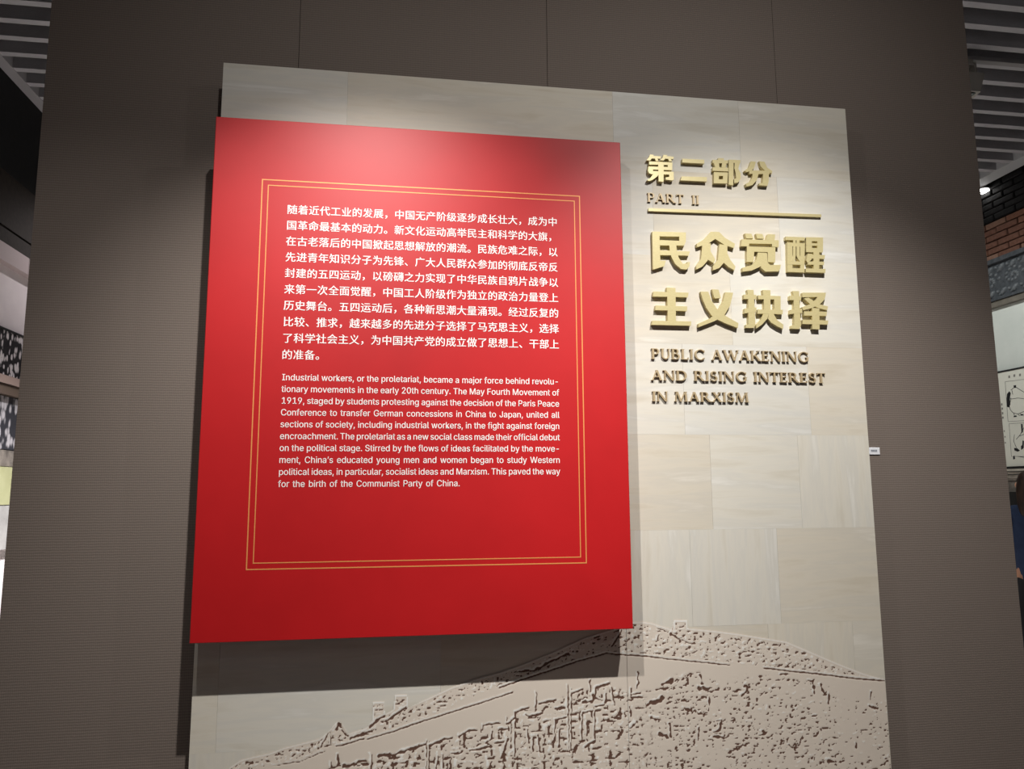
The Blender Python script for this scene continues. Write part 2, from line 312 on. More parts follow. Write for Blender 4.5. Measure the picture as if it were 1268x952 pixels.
# ---- raised gold characters, traced stroke by stroke (crop origin, crop scale)
CH = {
 '第': ((795, 185), 14.918, [[(150,92),(218,100),(200,140),(150,205),(85,200),(130,140)], [(190,118),(348,128),(340,172),(180,165)], [(235,160),(285,165),(305,215),(255,215)],
   [(395,100),(468,105),(450,145),(400,205),(335,200),(380,150)], [(440,125),(585,135),(580,178),(430,172)], [(480,168),(530,172),(555,220),(500,220)],
   [(130,222),(560,240),(560,290),(130,280)], [(475,240),(560,240),(556,385),(475,382)], [(120,315),(555,328),(548,385),(118,370)], [(115,318),(205,320),(195,465),(130,440),(110,400)],
   [(190,400),(580,415),(580,470),(185,455)], [(500,415),(582,418),(585,560),(555,575),(440,560),(430,520),(500,510)], [(295,240),(398,244),(395,600),(305,592)],
   [(210,450),(310,455),(280,500),(200,560),(130,585),(90,570),(150,530)]]),
 '二': ((795, 185), 14.918, [[(745,170),(1150,190),(1150,262),(745,240)], [(735,497),(1200,512),(1197,592),(712,570)]]),
 '部': ((875, 185), 14.089, [[(200,150),(300,155),(300,190),(200,185)], [(105,180),(375,190),(372,245),(105,235)], [(125,234),(215,238),(225,316),(150,312)], [(270,240),(345,243),(335,320),(260,315)],
   [(105,312),(378,322),(378,385),(105,372)], [(125,395),(215,400),(210,590),(128,585)], [(125,395),(372,405),(370,465),(125,460)], [(285,400),(370,405),(360,590),(283,590)], [(125,520),(365,525),(350,595),(125,590)],
   [(385,180),(470,185),(462,628),(382,615)], [(385,180),(585,188),(585,240),(385,235)], [(490,190),(590,190),(560,300),(548,345),(480,345)], [(480,320),(545,330),(595,420),(590,510),(550,575),(480,590),(475,520),(512,510),(505,420)]]),
 '分': ((875, 185), 14.089, [[(775,205),(860,215),(830,320),(790,365),(700,395),(660,370),(740,310)], [(915,205),(1010,215),(1060,320),(1145,375),(1140,420),(1080,400),(1000,355),(940,290)],
   [(745,365),(1100,370),(1095,430),(745,425)], [(805,420),(905,425),(880,530),(800,620),(700,645),(680,600),(760,560),(795,490)], [(985,425),(1085,428),(1082,560),(1060,635),(915,625),(915,590),(975,585)]]),
 '民': ((800, 280), 11.026, [[(85,72),(545,85),(545,145),(85,135)], [(85,75),(182,78),(195,480),(190,560),(100,590),(95,570)], [(100,500),(180,470),(270,470),(250,545),(105,590)],
   [(180,190),(545,203),(520,265),(180,262)], [(455,85),(545,88),(542,210),(520,265),(450,262)], [(190,330),(600,345),(580,402),(190,395)],
   [(315,255),(412,262),(420,340),(445,430),(500,515),(560,510),(560,490),(602,490),(590,550),(555,592),(480,585),(400,520),(345,420),(325,340)]]),
 '众': ((800, 280), 11.026, [[(885,75),(985,80),(950,170),(840,245),(700,285),(690,240),(790,180)], [(930,75),(1000,80),(1080,160),(1215,240),(1200,298),(1080,260),(940,170)],
   [(770,235),(885,235),(880,370),(840,470),(770,550),(690,590),(685,545),(750,450)], [(880,340),(945,455),(925,505),(850,460),(840,400)],
   [(1000,245),(1110,262),(1110,370),(1060,500),(1000,570),(920,600),(910,550),(980,460)], [(1100,350),(1150,460),(1220,550),(1205,602),(1130,560),(1060,500),(1065,420)]]),
 '觉': ((910, 280), 10.567, [[(130,95),(215,98),(245,160),(150,160)], [(275,98),(360,102),(385,165),(290,162)], [(430,105),(528,108),(520,185),(410,178)],
   [(92,170),(572,185),(570,235),(92,225)], [(92,170),(190,175),(185,265),(80,262)], [(485,180),(575,185),(572,275),(485,270)], [(155,265),(530,278),(528,345),(155,330)], [(155,265),(255,270),(245,470),(155,468)], [(430,275),(530,280),(525,475),(428,470)],
   [(300,345),(410,350),(390,440),(330,530),(220,580),(100,595),(98,545),(220,510),(280,440)], [(320,350),(420,355),(425,470),(460,510),(550,508),(600,505),(590,560),(570,592),(400,595),(340,545)]]),
 '醒': ((910, 280), 10.567, [[(665,135),(915,145),(912,190),(665,180)], [(685,210),(752,215),(755,600),(690,598)], [(685,215),(912,225),(912,272),(685,262)], [(854,220),(915,225),(908,605),(858,600)],
   [(690,548),(905,555),(905,605),(690,598)], [(690,455),(905,465),(905,508),(690,500)], [(762,180),(795,182),(793,385),(785,460),(735,455),(760,380)], [(806,182),(844,184),(846,380),(865,425),(858,470),(830,440),(806,390)],
   [(930,145),(1152,150),(1150,200),(930,195)], [(930,145),(1005,150),(1008,345),(930,340)], [(1080,150),(1152,152),(1150,335),(1075,330)], [(930,222),(1150,227),(1150,260),(930,255)], [(930,285),(1150,290),(1145,345),(930,340)],
   [(950,360),(1010,365),(1000,440),(945,480),(930,450)], [(1000,375),(1175,380),(1170,430),(990,425)], [(1025,340),(1100,345),(1100,580),(1028,575)], [(955,462),(1165,468),(1160,510),(950,505)], [(925,555),(1182,562),(1180,612),(925,603)]]),
 '主': ((800, 350), 10.567, [[(270,62),(385,68),(385,125),(275,125)], [(95,115),(558,130),(545,190),(92,180)], [(275,70),(385,75),(392,510),(285,510)], [(125,298),(540,310),(535,370),(120,358)], [(80,497),(592,505),(585,562),(75,550)]]),
 '义': ((800, 350), 10.567, [[(865,85),(950,90),(978,200),(905,205),(890,190)], [(715,115),(815,118),(860,240),(935,350),(1050,440),(1210,530),(1200,590),(1060,540),(930,480),(860,430),(790,330),(735,200)],
   [(1035,125),(1140,130),(1100,300),(1020,430),(900,500),(690,580),(685,535),(850,460),(950,350),(1010,240)]]),
 '抉': ((915, 350), 10.567, [[(108,92),(192,95),(212,400),(215,560),(190,592),(92,590),(92,548),(125,545),(122,200)], [(65,155),(230,160),(225,215),(65,212)], [(75,338),(228,322),(230,380),(70,402)],
   [(310,95),(412,98),(412,350),(370,470),(300,550),(225,600),(225,550),(290,480),(330,380),(325,230)], [(250,165),(545,175),(545,220),(250,215)], [(460,172),(545,175),(545,370),(462,368)], [(245,350),(575,355),(570,412),(240,405)],
   [(395,390),(450,405),(500,490),(582,550),(575,605),(500,570),(420,520),(380,470)]]),
 '择': ((915, 350), 10.567, [[(705,108),(788,110),(800,400),(815,560),(790,605),(685,600),(690,560),(725,555),(718,200)], [(665,170),(815,178),(812,232),(662,225)], [(672,355),(828,340),(830,395),(667,410)],
   [(830,130),(1138,130),(1130,185),(830,190)], [(1040,165),(1135,140),(1120,220),(1060,280),(960,330),(840,360),(825,320),(930,280),(1010,220)], [(850,205),(910,195),(1000,255),(1060,285),(1165,310),(1155,360),(1050,335),(940,290)],
   [(955,330),(1050,335),(1055,610),(960,605)], [(850,375),(1150,380),(1145,435),(850,430)], [(830,485),(1168,495),(1162,548),(830,540)]]),
}
TH = 0.0138
for ch, ((ox, oy), s_, polys) in CH.items():
    m = MB()
    for i, pl in enumerate(polys):
        pts = []
        for (x, y) in pl:
            q = at(ox+x/s_, oy+y/s_, -TH); pts.append((q.x, q.z))
        m.prism(pts, -TH-0.00012*i, 0.0005)
    m.build('gold_character', M['gold'], board)
q = [at(*p, -0.009) for p in ((803, 257.8), (1017, 265.4), (1017, 268.8), (803, 261.2))]
MB().prism([(p.x, p.z) for p in q], -0.009, 0.0005).build('gold_rule', M['gold'], board)

# ---- serif capitals (unit cap height)
def rc(x0, y0, x1, y1): return [(x0, y0), (x1, y0), (x1, y1), (x0, y1)]
def arc(cx, cy, rx, ry, a0, a1, tx, ty, n=14):
    o = []; i_ = []
    for k in range(n+1):
        a = R(a0+(a1-a0)*k/n); o.append((cx+rx*cos(a), cy+ry*sin(a))); i_.append((cx+(rx-tx)*cos(a), cy+(ry-ty)*sin(a)))
    return o+i_[::-1]
TK, TN, SF, SH = 0.135, 0.06, 0.06, 0.045
def sfo(x0, x1, y): return rc(x0-SF, y, x1+SF, y+SH)
def stem(x, t=TK): return [rc(x, 0, x+t, 1), sfo(x, x+t, 0), sfo(x, x+t, 1-SH)]
def dg(x0, y0, x1, y1, t): return [(x0, y0), (x0+t, y0), (x1+t, y1), (x1, y1)]
GL = {
 'I': (stem(.07), .275), ' ': ([], .36),
 'P': (stem(.07)+[rc(.2, 1-TN, .34, 1), rc(.2, .44, .34, .44+TN), arc(.34, .72, .25, .28, -90, 90, .13, TN)], .62),
 'R': (stem(.07)+[rc(.2, 1-TN, .34, 1), rc(.2, .46, .34, .46+TN), arc(.34, .73, .24, .27, -90, 90, .13, TN), dg(.62, 0, .27, .48, .16), rc(.58, 0, .84, SH)], .80),
 'B': (stem(.07)+[rc(.2, 1-TN, .34, 1), rc(.2, .5, .34, .5+TN), rc(.2, 0, .36, TN), arc(.33, .765, .22, .235, -90, 90, .12, TN), arc(.36, .265, .26, .265, -90, 90, .13, TN)], .68),
 'D': (stem(.07)+[rc(.2, 1-TN, .36, 1), rc(.2, 0, .36, TN), arc(.36, .5, .42, .5, -90, 90, .14, TN)], .84),
 'E': (stem(.07)+[rc(.2, 1-TN, .52, 1), rc(.2, .5, .46, .5+TN), rc(.2, 0, .55, TN), rc(.48, .84, .52, 1), rc(.51, 0, .55, .18), rc(.43, .43, .46, .63)], .62),
 'L': (stem(.07)+[rc(.2, 0, .55, TN), rc(.51, 0, .55, .2)], .60),
 'T': ([rc(.255, 0, .39, 1), sfo(.255, .39, 0), rc(.02, 1-TN, .625, 1), rc(.02, .82, .06, 1), rc(.585, .82, .625, 1)], .66),
 'U': ([rc(.1, .33, .235, 1), sfo(.1, .235, 1-SH), rc(.6, .33, .66, 1), sfo(.6, .66, 1-SH), arc(.38, .33, .28, .33, 180, 360, .1, .09)], .76),
 'C': ([arc(.47, .5, .42, .51, 42, 318, .13, .06, 22), rc(.74, .72, .79, .93), rc(.76, .1, .79, .2)], .86),
 'G': ([arc(.47, .5, .42, .51, 42, 318, .13, .06, 22), rc(.74, .72, .79, .93), rc(.68, .08, .80, .45), rc(.6, .42, .86, .46)], .90),
 'A': ([dg(.08, 0, .37, 1, TN), dg(.62, 0, .34, 1, .14), rc(.2, .32, .6, .32+TN), sfo(.06, .14, 0), sfo(.63, .75, 0)], .82),
 'N': (stem(.1, TN)[:2]+[dg(.62, 0, .04, 1, .15), rc(.71, 0, .77, 1), sfo(.71, .77, 1-SH), rc(-.02, 1-SH, .14, 1)], .86),
 'M': ([dg(.08, 0, .14, 1, TN), sfo(.07, .14, 0), dg(.42, 0, .13, 1, .14), dg(.44, 0, .78, 1, TN), dg(.82, 0, .76, 1, .135), sfo(.8, .96, 0), rc(.06, 1-SH, .24, 1), rc(.74, 1-SH, .96, 1)], 1.03),
 'K': (stem(.07)+[dg(.22, .45, .58, 1, TN), dg(.62, 0, .27, .56, .15), rc(.58, 0, .84, SH), sfo(.56, .66, 1-SH)], .80),
 'W': ([dg(.3, 0, .03, 1, .14), dg(.34, 0, .6, 1, TN), dg(.78, 0, .5, 1, .14), dg(.84, 0, 1.1, 1, TN), sfo(.04, .16, 1-SH), sfo(.52, .62, 1-SH), sfo(1.08, 1.16, 1-SH)], 1.18),
 'X': ([dg(.58, 0, .08, 1, .15), dg(.08, 0, .6, 1, TN), sfo(.06, .15, 0), sfo(.6, .72, 0), sfo(.1, .22, 1-SH), sfo(.58, .67, 1-SH)], .78),
 'S': ([arc(.29, .735, .22, .265, 35, 270, .11, .075, 16), arc(.3, .27, .25, .27, 90, -145, .12, .075, 16), rc(.42, .74, .46, .95), rc(.05, .05, .09, .27)], .60),
}
def serif_line(text, pl, pr, ptl, th, gap=0.05, spw=None):
    # pl / pr: pixel of the baseline's left and right end; ptl: pixel of the cap top at the left
    a = at(*pl, -th); b = at(*pr, -th); t = at(*ptl, -th)
    hgt = t.z-a.z; wtot = sum((spw if (c == ' ' and spw) else GL[c][1])+gap for c in text)-gap
    sx = (b.x-a.x)/wtot; x = 0
    for c in text:
        polys, w_ = GL[c]
        if c != ' ':
            m = MB()
            for i, p in enumerate(polys):
                m.prism([(a.x+(x+u)*sx, a.z+(b.z-a.z)*0+v*hgt) for u, v in p], -th-0.0001*i, 0.0005)
            m.build('raised_letter', M['bronze'], board)
        x += (spw if (c == ' ' and spw) else w_)+gap
serif_line('PART II', (801.8, 249.6), (866, 252.2), (801.8, 238.6), 0.0065, spw=0.55)
serif_line('PUBLIC AWAKENING', (806.8, 444.2), (1002.8, 447.4), (806.8, 431.2), 0.0072)
serif_line('AND RISING INTEREST', (806.8, 470.6), (1023, 473.9), (806.8, 458.0), 0.0072)
serif_line('IN MARXISM', (808, 496.6), (928, 498.2), (808, 484.4), 0.0072)

# ---- relief picture of a great wall climbing a ridge, lower part of the board
def vnoise(x, y, seed):
    rng = np.random.RandomState(seed); G = rng.rand(256, 256)
    xi = np.floor(x).astype(int); yi = np.floor(y).astype(int); fx = x-xi; fy = y-yi
    fx = fx*fx*(3-2*fx); fy = fy*fy*(3-2*fy); g = lambda i, j: G[i % 256, j % 256]
    return (g(xi, yi)*(1-fx)+g(xi+1, yi)*fx)*(1-fy)+(g(xi, yi+1)*(1-fx)+g(xi+1, yi+1)*fx)*fy
def c1(p): return [(220+x/4.227, 740+y/4.227) for x, y in p]
def c2(p): return [(500+x/4.227, 740+y/4.227) for x, y in p]
def c3(p): return [(780+x/3.73, 740+y/3.73) for x, y in p]
sky = c1([(0, 1100), (200, 960), (270, 890), (330, 850), (400, 832), (480, 815), (560, 785), (640, 765), (740, 740), (790, 700), (828, 652), (862, 655), (895, 712), (990, 680), (1020, 640), (1021, 545), (1085, 545), (1086, 610), (1130, 585), (1132, 508), (1205, 508), (1206, 575)]) + \
      c2([(0, 580), (120, 530), (250, 470), (400, 420), (500, 395), (600, 360), (800, 280), (950, 210), (1100, 165), (1170, 128)]) + \
      c3([(60, 112), (100, 118), (190, 145), (200, 103), (265, 103), (268, 142), (400, 155), (500, 168), (720, 203), (850, 258), (960, 305), (1080, 352), (1185, 380), (1400, 400)])
par = c1([(0, 1010), (500, 880), (640, 852), (770, 800), (975, 735), (1268, 648)]) + c2([(450, 490), (750, 385), (1060, 290), (1160, 298)]) + c3([(0, 262), (460, 310), (620, 325), (930, 358), (1185, 384), (1400, 400)])
stt = c1([(0, 1100), (600, 940), (800, 880), (840, 850), (960, 850), (1030, 830), (1268, 775)]) + c2([(0, 790), (200, 740), (420, 665), (550, 620), (640, 575), (700, 560), (850, 500), (1080, 445), (1110, 465), (1180, 470)]) + c3([(0, 420), (100, 420), (160, 370), (240, 335), (330, 335), (420, 365), (520, 345), (620, 345), (800, 370), (930, 385), (1000, 470), (1080, 440), (1185, 450), (1400, 470)])
def interp(poly, x):
    xp = np.array([p[0] for p in poly]); yp = np.array([p[1] for p in poly]); xp = np.maximum.accumulate(xp+np.arange(len(xp))*1e-4)
    return np.interp(x, xp, yp)
def survey(X, Z):                       # pixel of points on the board's face, used as the picture's own drawing frame
    dx = X-CAM.x; dy = -CAM.y; dz = Z-CAM.z
    zz = dx*fw.x+dy*fw.y+dz*fw.z; u = dx*rt2.x+dy*rt2.y+dz*rt2.z; v = dx*up2.x+dy*up2.y+dz*up2.z
    return W/2+F*u/zz, H/2-F*v/zz
step = 0.0026
gx = np.arange(bx0+0.001, bx1-0.0005, step); gz = np.arange(ZR-2.0, ZR-1.405, step)
X, Z = np.meshgrid(gx, gz); PX, PY = survey(X, Z)
ysky, ypar, yst = interp(sky, PX), interp(par, PX), interp(stt, PX)
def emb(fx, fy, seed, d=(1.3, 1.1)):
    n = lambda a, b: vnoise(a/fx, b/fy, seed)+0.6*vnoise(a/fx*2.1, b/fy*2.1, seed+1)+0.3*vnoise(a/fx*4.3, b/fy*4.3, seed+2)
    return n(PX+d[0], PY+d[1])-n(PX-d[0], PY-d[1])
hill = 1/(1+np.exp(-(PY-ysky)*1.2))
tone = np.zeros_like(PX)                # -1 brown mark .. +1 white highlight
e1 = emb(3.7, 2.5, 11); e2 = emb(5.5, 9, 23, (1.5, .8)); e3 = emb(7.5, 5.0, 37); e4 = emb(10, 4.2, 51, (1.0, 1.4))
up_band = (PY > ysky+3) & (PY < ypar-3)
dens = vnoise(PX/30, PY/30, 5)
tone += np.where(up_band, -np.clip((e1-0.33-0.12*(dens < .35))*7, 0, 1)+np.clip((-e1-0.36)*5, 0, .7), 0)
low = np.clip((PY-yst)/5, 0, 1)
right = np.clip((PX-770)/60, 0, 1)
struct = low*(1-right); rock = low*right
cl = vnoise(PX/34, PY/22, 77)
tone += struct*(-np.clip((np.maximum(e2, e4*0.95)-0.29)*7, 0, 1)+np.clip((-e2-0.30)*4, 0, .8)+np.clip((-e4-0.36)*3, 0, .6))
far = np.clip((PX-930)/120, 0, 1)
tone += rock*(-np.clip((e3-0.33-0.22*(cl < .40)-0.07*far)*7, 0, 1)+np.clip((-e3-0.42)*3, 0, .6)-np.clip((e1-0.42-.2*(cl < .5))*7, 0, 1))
path_b = (PY > ypar+2) & (PY < yst)
WX = vnoise(PX/5, PY/5, 61)-0.5; WY = vnoise(PX/5, PY/5, 62)-0.5
def stroke(pl, w, val, off=(0, 0), jag=0.0):
    global tone
    D = np.full(PX.shape, 1e9); wob = 3.2*jag
    for (ax, ay), (bx, by) in zip(pl[:-1], pl[1:]):
        ax += off[0]; bx += off[0]; ay += off[1]; by += off[1]
        L2 = (bx-ax)**2+(by-ay)**2+1e-9; QX = PX+wob*WX; QY = PY+wob*WY; t = np.clip(((QX-ax)*(bx-ax)+(QY-ay)*(by-ay))/L2, 0, 1)
        D = np.minimum(D, np.hypot(QX-ax-t*(bx-ax), QY-ay-t*(by-ay)))
    ww = w*(1+jag*(vnoise(PX/3.5, PY/3.5, 91)-0.5)*2)
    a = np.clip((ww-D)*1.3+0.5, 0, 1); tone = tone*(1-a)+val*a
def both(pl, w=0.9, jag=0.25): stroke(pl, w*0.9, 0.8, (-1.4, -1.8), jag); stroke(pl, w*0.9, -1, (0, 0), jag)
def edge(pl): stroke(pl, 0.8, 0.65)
# ridge line highlight
edge([(x, y+0.8) for x, y in sky if 270 < x < 1110])
# parapet lines
both(c1([(500, 880), (640, 855), (700, 830), (770, 802)]), .5, .5)
both(c1([(830, 775), (860, 772), (975, 736)]), .8); both(c1([(995, 738), (1130, 700), (1268, 650)]), .8)
both(c2([(0, 678), (240, 602), (450, 535), (570, 495)]), .8)
both(c2([(500, 470), (650, 418), (750, 385), (900, 335), (1060, 290), (1160, 298)]), 1.0); both(c2([(1150, 298), (1268, 306)])+c3([(0, 262), (250, 290), (460, 310)]), .8)
both(c3([(620, 325), (930, 358), (1010, 370), (1185, 384)]), 1.0)
both(c2([(600, 385), (680, 385), (740, 345), (860, 290)]), 1.3, .7)
both(c2([(1000, 210), (1025, 200)]), 1.2); both(c2([(1140, 170), (1110, 225), (1090, 255)]), 1.1, .5)
both(c3([(125, 140), (180, 158)]), .8, .5); both(c3([(190, 165), (215, 182), (245, 192)]), 1.6, .6); both(c3([(240, 195), (290, 212)]), .8, .5)
both(c3([(130, 175), (128, 195)]), .7)
# turret and merlons
both(c1([(800, 700), (802, 770)]), .7); both(c1([(745, 790), (790, 705)]), .7, .5); both(c1([(830, 690), (845, 660), (860, 680)]), 1.5, .7); both(c1([(862, 690), (885, 718), (905, 725)]), 1.1, .5)
both(c1([(1005, 672), (1050, 640), (1080, 618)]), 1.6, .7); both(c1([(1090, 645), (1140, 612), (1200, 575)]), 1.4, .7); both(c1([(905, 735), (960, 715), (1010, 695)]), 1.5, .7); both(c1([(925, 685), (968, 683)]), .9)
stroke(c1([(1024, 640), (1024, 548), (1084, 548), (1084, 605)]), 1.0, .8); stroke(c1([(1135, 580), (1135, 512), (1202, 512), (1202, 570)]), 1.0, .8)
both(c1([(1025, 565), (1028, 570)]), .8); both(c1([(1145, 535), (1152, 540)]), .8); both(c1([(1029, 595), (1029, 618)]), .4)
stroke(c3([(203, 145), (205, 107), (262, 107), (264, 140)]), 1.1, .8)
# structure: posts, ledges and hanging slots
for pl, w in (([(120, 750), (120, 900)], .8), ([(132, 755), (132, 900)], .7), ([(585, 595), (580, 830)], 1.0), ([(560, 640), (562, 780)], .7), ([(857, 458), (862, 620), (866, 800)], .9), ([(878, 480), (875, 800)], .8),
              ([(692, 495), (690, 575)], .9), ([(540, 625), (538, 660)], .7), ([(975, 435), (978, 490)], .9), ([(415, 660), (413, 690)], .7), ([(288, 710), (290, 730)], .7), ([(1222, 395), (1222, 470)], .8),
              ([(0, 795), (60, 790), (110, 768)], 1.3), ([(135, 775), (200, 745), (250, 735)], 1.4), ([(290, 722), (330, 700), (380, 692)], 1.3), ([(420, 665), (500, 655)], 1.2), ([(545, 655), (580, 630)], 1.2), ([(585, 598), (650, 575)], 1.3),
              ([(710, 555), (790, 535)], 1.5), ([(880, 500), (935, 480)], 1.2), ([(1005, 470), (1080, 448)], 1.5), ([(1005, 470), (1003, 520), (1060, 545)], .9), ([(940, 545), (990, 540), (992, 505)], 1.5), ([(1060, 500), (1050, 560), (1005, 570)], 1.0),
              ([(640, 615), (665, 622), (720, 605)], 1.3), ([(790, 580), (840, 575)], 1.8), ([(790, 640), (855, 625)], 1.2), ([(792, 640), (790, 750)], .9), ([(935, 600), (998, 588)], 1.2), ([(935, 600), (930, 740)], .9), ([(1000, 590), (1000, 740)], 1.0),
              ([(650, 690), (652, 760)], 1.2), ([(675, 740), (672, 800)], 1.2), ([(700, 720), (712, 800)], 1.0), ([(730, 650), (770, 640)], 1.0), ([(960, 650), (955, 720)], 1.0), ([(815, 690), (812, 780)], 1.0),
              ([(205, 820), (210, 890)], 1.2), ([(255, 815), (300, 810)], 1.4), ([(345, 800), (440, 780)], 1.3), ([(480, 760), (540, 750)], 1.2), ([(510, 840), (530, 790), (545, 740)], 1.5), ([(180, 830), (170, 896)], 1.1),
              ([(465, 695), (460, 740), (430, 760)], 1.1), ([(500, 690), (545, 685)], 1.6), ([(1085, 470), (1100, 560)], .8), ([(1190, 475), (1190, 520), (1250, 520)], 1.2), ([(1185, 570), (1188, 620)], 1.2), ([(1180, 680), (1215, 650)], 1.3), ([(945, 780), (1000, 752)], 1.6)):
    both(c2(pl), w, .6)
for pl, w in (([(800, 890), (802, 860)], .7), ([(838, 820), (840, 870)], 1.2), ([(870, 880), (985, 850)], 1.4), ([(1012, 815), (1012, 895)], .9), ([(1050, 830), (1110, 820), (1140, 830)], 1.8), ([(1150, 815), (1268, 775)], 1.6), ([(1140, 870), (1200, 860)], 1.2), ([(1235, 865), (1268, 862)], 1.2)):
    both(c1(pl), w, .9)
for pl, w in (([(35, 345), (35, 420)], .9), ([(5, 430), (5, 450), (50, 440)], 1.0), ([(155, 400), (190, 380)], 1.8), ([(80, 490), (150, 465)], 2.4), ([(315, 410), (360, 425)], 1.8), ([(325, 360), (330, 400)], 1.2), ([(365, 460), (365, 520)], .8), ([(300, 525), (350, 545)], 1.6), ([(185, 580), (190, 640)], 1.5),
              ([(315, 600), (318, 660)], 1.3), ([(400, 570), (425, 570), (412, 610), (385, 620)], 1.3), ([(385, 640), (430, 650)], 1.5), ([(535, 400), (545, 430), (515, 450)], 1.6), ([(700, 355), (735, 355)], 1.5), ([(845, 380), (850, 445)], 1.1), ([(820, 385), (845, 380)], 1.0), ([(880, 405), (900, 445)], 1.5), ([(915, 445), (920, 490)], 1.2),
              ([(1110, 435), (1110, 470)], 1.0), ([(1105, 500), (1140, 512)], 1.3), ([(600, 630), (625, 630), (610, 615)], 1.6), ([(735, 680), (750, 690)], 1.5), ([(910, 750), (950, 760)], 1.5), ([(100, 555), (135, 560)], 1.6), ([(140, 630), (170, 640)], 2.0), ([(0, 600), (25, 580)], 1.4), ([(250, 510), (280, 520)], 1.6), ([(845, 550), (865, 540)], 1.1), ([(1040, 670), (1045, 690)], 1.2)):
    both(c3(pl), w, .95)
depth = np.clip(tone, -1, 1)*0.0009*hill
mask = PY > ysky-1.5
nx, nz = len(gx), len(gz)
vid = -np.ones(X.shape, int); used = np.zeros(X.shape, bool)
ks = np.abs(gx-XS).argmin(); X[:, ks] = XS-0.0006; X[:, ks+1] = XS+0.0006
cell = mask[:-1, :-1] & mask[1:, :-1] & mask[:-1, 1:] & mask[1:, 1:] & ~((X[:-1, :-1] < XS) & (X[:-1, 1:] > XS))
for a in (slice(0, -1), slice(1, None)):
    for b in (slice(0, -1), slice(1, None)): used[a, b] |= cell
vid[used] = np.arange(used.sum())
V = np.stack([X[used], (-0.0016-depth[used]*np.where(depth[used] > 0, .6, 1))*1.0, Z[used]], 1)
ii, jj = np.nonzero(cell)
Fq = np.stack([vid[ii, jj], vid[ii, jj+1], vid[ii+1, jj+1], vid[ii+1, jj]], 1)
me = bpy.data.meshes.new('relief_picture'); me.vertices.add(len(V)); me.vertices.foreach_set('co', V.astype('f').ravel())
me.loops.add(Fq.size); me.loops.foreach_set('vertex_index', Fq.astype('i').ravel())
me.polygons.add(len(Fq)); me.polygons.foreach_set('loop_start', np.arange(0, Fq.size, 4, dtype='i')); me.update(calc_edges=True); me.validate()
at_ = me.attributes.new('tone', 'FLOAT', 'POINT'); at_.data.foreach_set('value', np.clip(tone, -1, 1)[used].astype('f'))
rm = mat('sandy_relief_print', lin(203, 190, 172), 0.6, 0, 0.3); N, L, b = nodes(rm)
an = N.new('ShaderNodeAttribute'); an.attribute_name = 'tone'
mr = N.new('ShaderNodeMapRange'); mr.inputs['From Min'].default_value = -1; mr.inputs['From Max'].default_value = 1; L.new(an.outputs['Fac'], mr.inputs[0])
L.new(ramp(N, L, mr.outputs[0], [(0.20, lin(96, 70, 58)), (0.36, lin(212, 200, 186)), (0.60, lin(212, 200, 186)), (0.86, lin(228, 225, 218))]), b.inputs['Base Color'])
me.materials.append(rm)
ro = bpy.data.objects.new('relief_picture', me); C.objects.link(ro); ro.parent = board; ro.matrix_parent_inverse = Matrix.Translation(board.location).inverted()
ro['label'] = 'sandy relief picture of a battlemented wall climbing a rocky ridge'

# ------------------------------------------------------------------ red panel
rp = empty('red_panel', (0.6, -S, ZR-1.46054), 'large red text panel with thin gold double border, white Chinese and English paragraphs', 'panel')
RH = 1.46054
MB().bevbox(0, 1.2, -S, -S+0.03, ZR-RH, ZR, 0.0015).build('slab', M['red'], rp)
for x in (0.15, 1.05):
    for z in (ZR-0.15, ZR-RH+0.15):
        MB().cyl((x, -S+0.03, z), (x, -0.0006, z), 0.03, n=12).build('spacer', M['core'], rp)
def frame(x0, x1, z1, z0, w, y):
    m = MB(); h = w/2
    m.box(x0-h, x1+h, y, y+0.0006, z1-h, z1+h); m.box(x0-h, x1+h, y, y+0.0006, z0-h, z0+h)
    m.box(x0-h, x0+h, y, y+0.0006, z0+h, z1-h); m.box(x1-h, x1+h, y, y+0.0006, z0+h, z1-h)
    return m
frame(0.13564, 1.06713, ZR-0.18216, ZR-1.27456, 0.0030, -S-0.0004).build('gold_border', M['gold_print'], rp)
frame(0.1526, 1.05069, ZR-0.19844, ZR-1.25813, 0.0026, -S-0.0004).build('gold_border', M['gold_print'], rp)

def text_meshes(items):                 # items: list of (string, size, offset) -> list of vertex/face lists
    objs = []
    for s, size, off in items:
        cu = bpy.data.curves.new('t', 'FONT'); cu.body = s; cu.size = size; cu.offset = off; cu.resolution_u = 3; cu.dimensions = '2D'; cu.fill_mode = 'FRONT'
        o = bpy.data.objects.new('t', cu); C.objects.link(o); objs.append(o)
    bpy.context.view_layer.update(); dgp = bpy.context.evaluated_depsgraph_get(); out = []
    for o in objs:
        m_ = bpy.data.meshes.new_from_object(o.evaluated_get(dgp))
        out.append(([tuple(v.co) for v in m_.vertices], [tuple(p.vertices) for p in m_.polygons])); bpy.data.meshes.remove(m_)
    for o in objs:
        c_ = o.data; bpy.data.objects.remove(o); bpy.data.curves.remove(c_)
    return out
ZH = ['随着近代工业的发展，中国无产阶级逐步成长壮大，成为中', '国革命最基本的动力。新文化运动高举民主和科学的大旗，', '在古老落后的中国掀起思想解放的潮流。民族危难之际，以',
      '先进青年知识分子为先锋、广大人民群众参加的彻底反帝反', '封建的五四运动，以磅礴之力实现了中华民族自鸦片战争以', '来第一次全面觉醒，中国工人阶级作为独立的政治力量登上',
      '历史舞台。五四运动后，各种新思潮大量涌现。经过反复的', '比较、推求，越来越多的先进分子选择了马克思主义，选择', '了科学社会主义，为中国共产党的成立做了思想上、干部上', '的准备。']
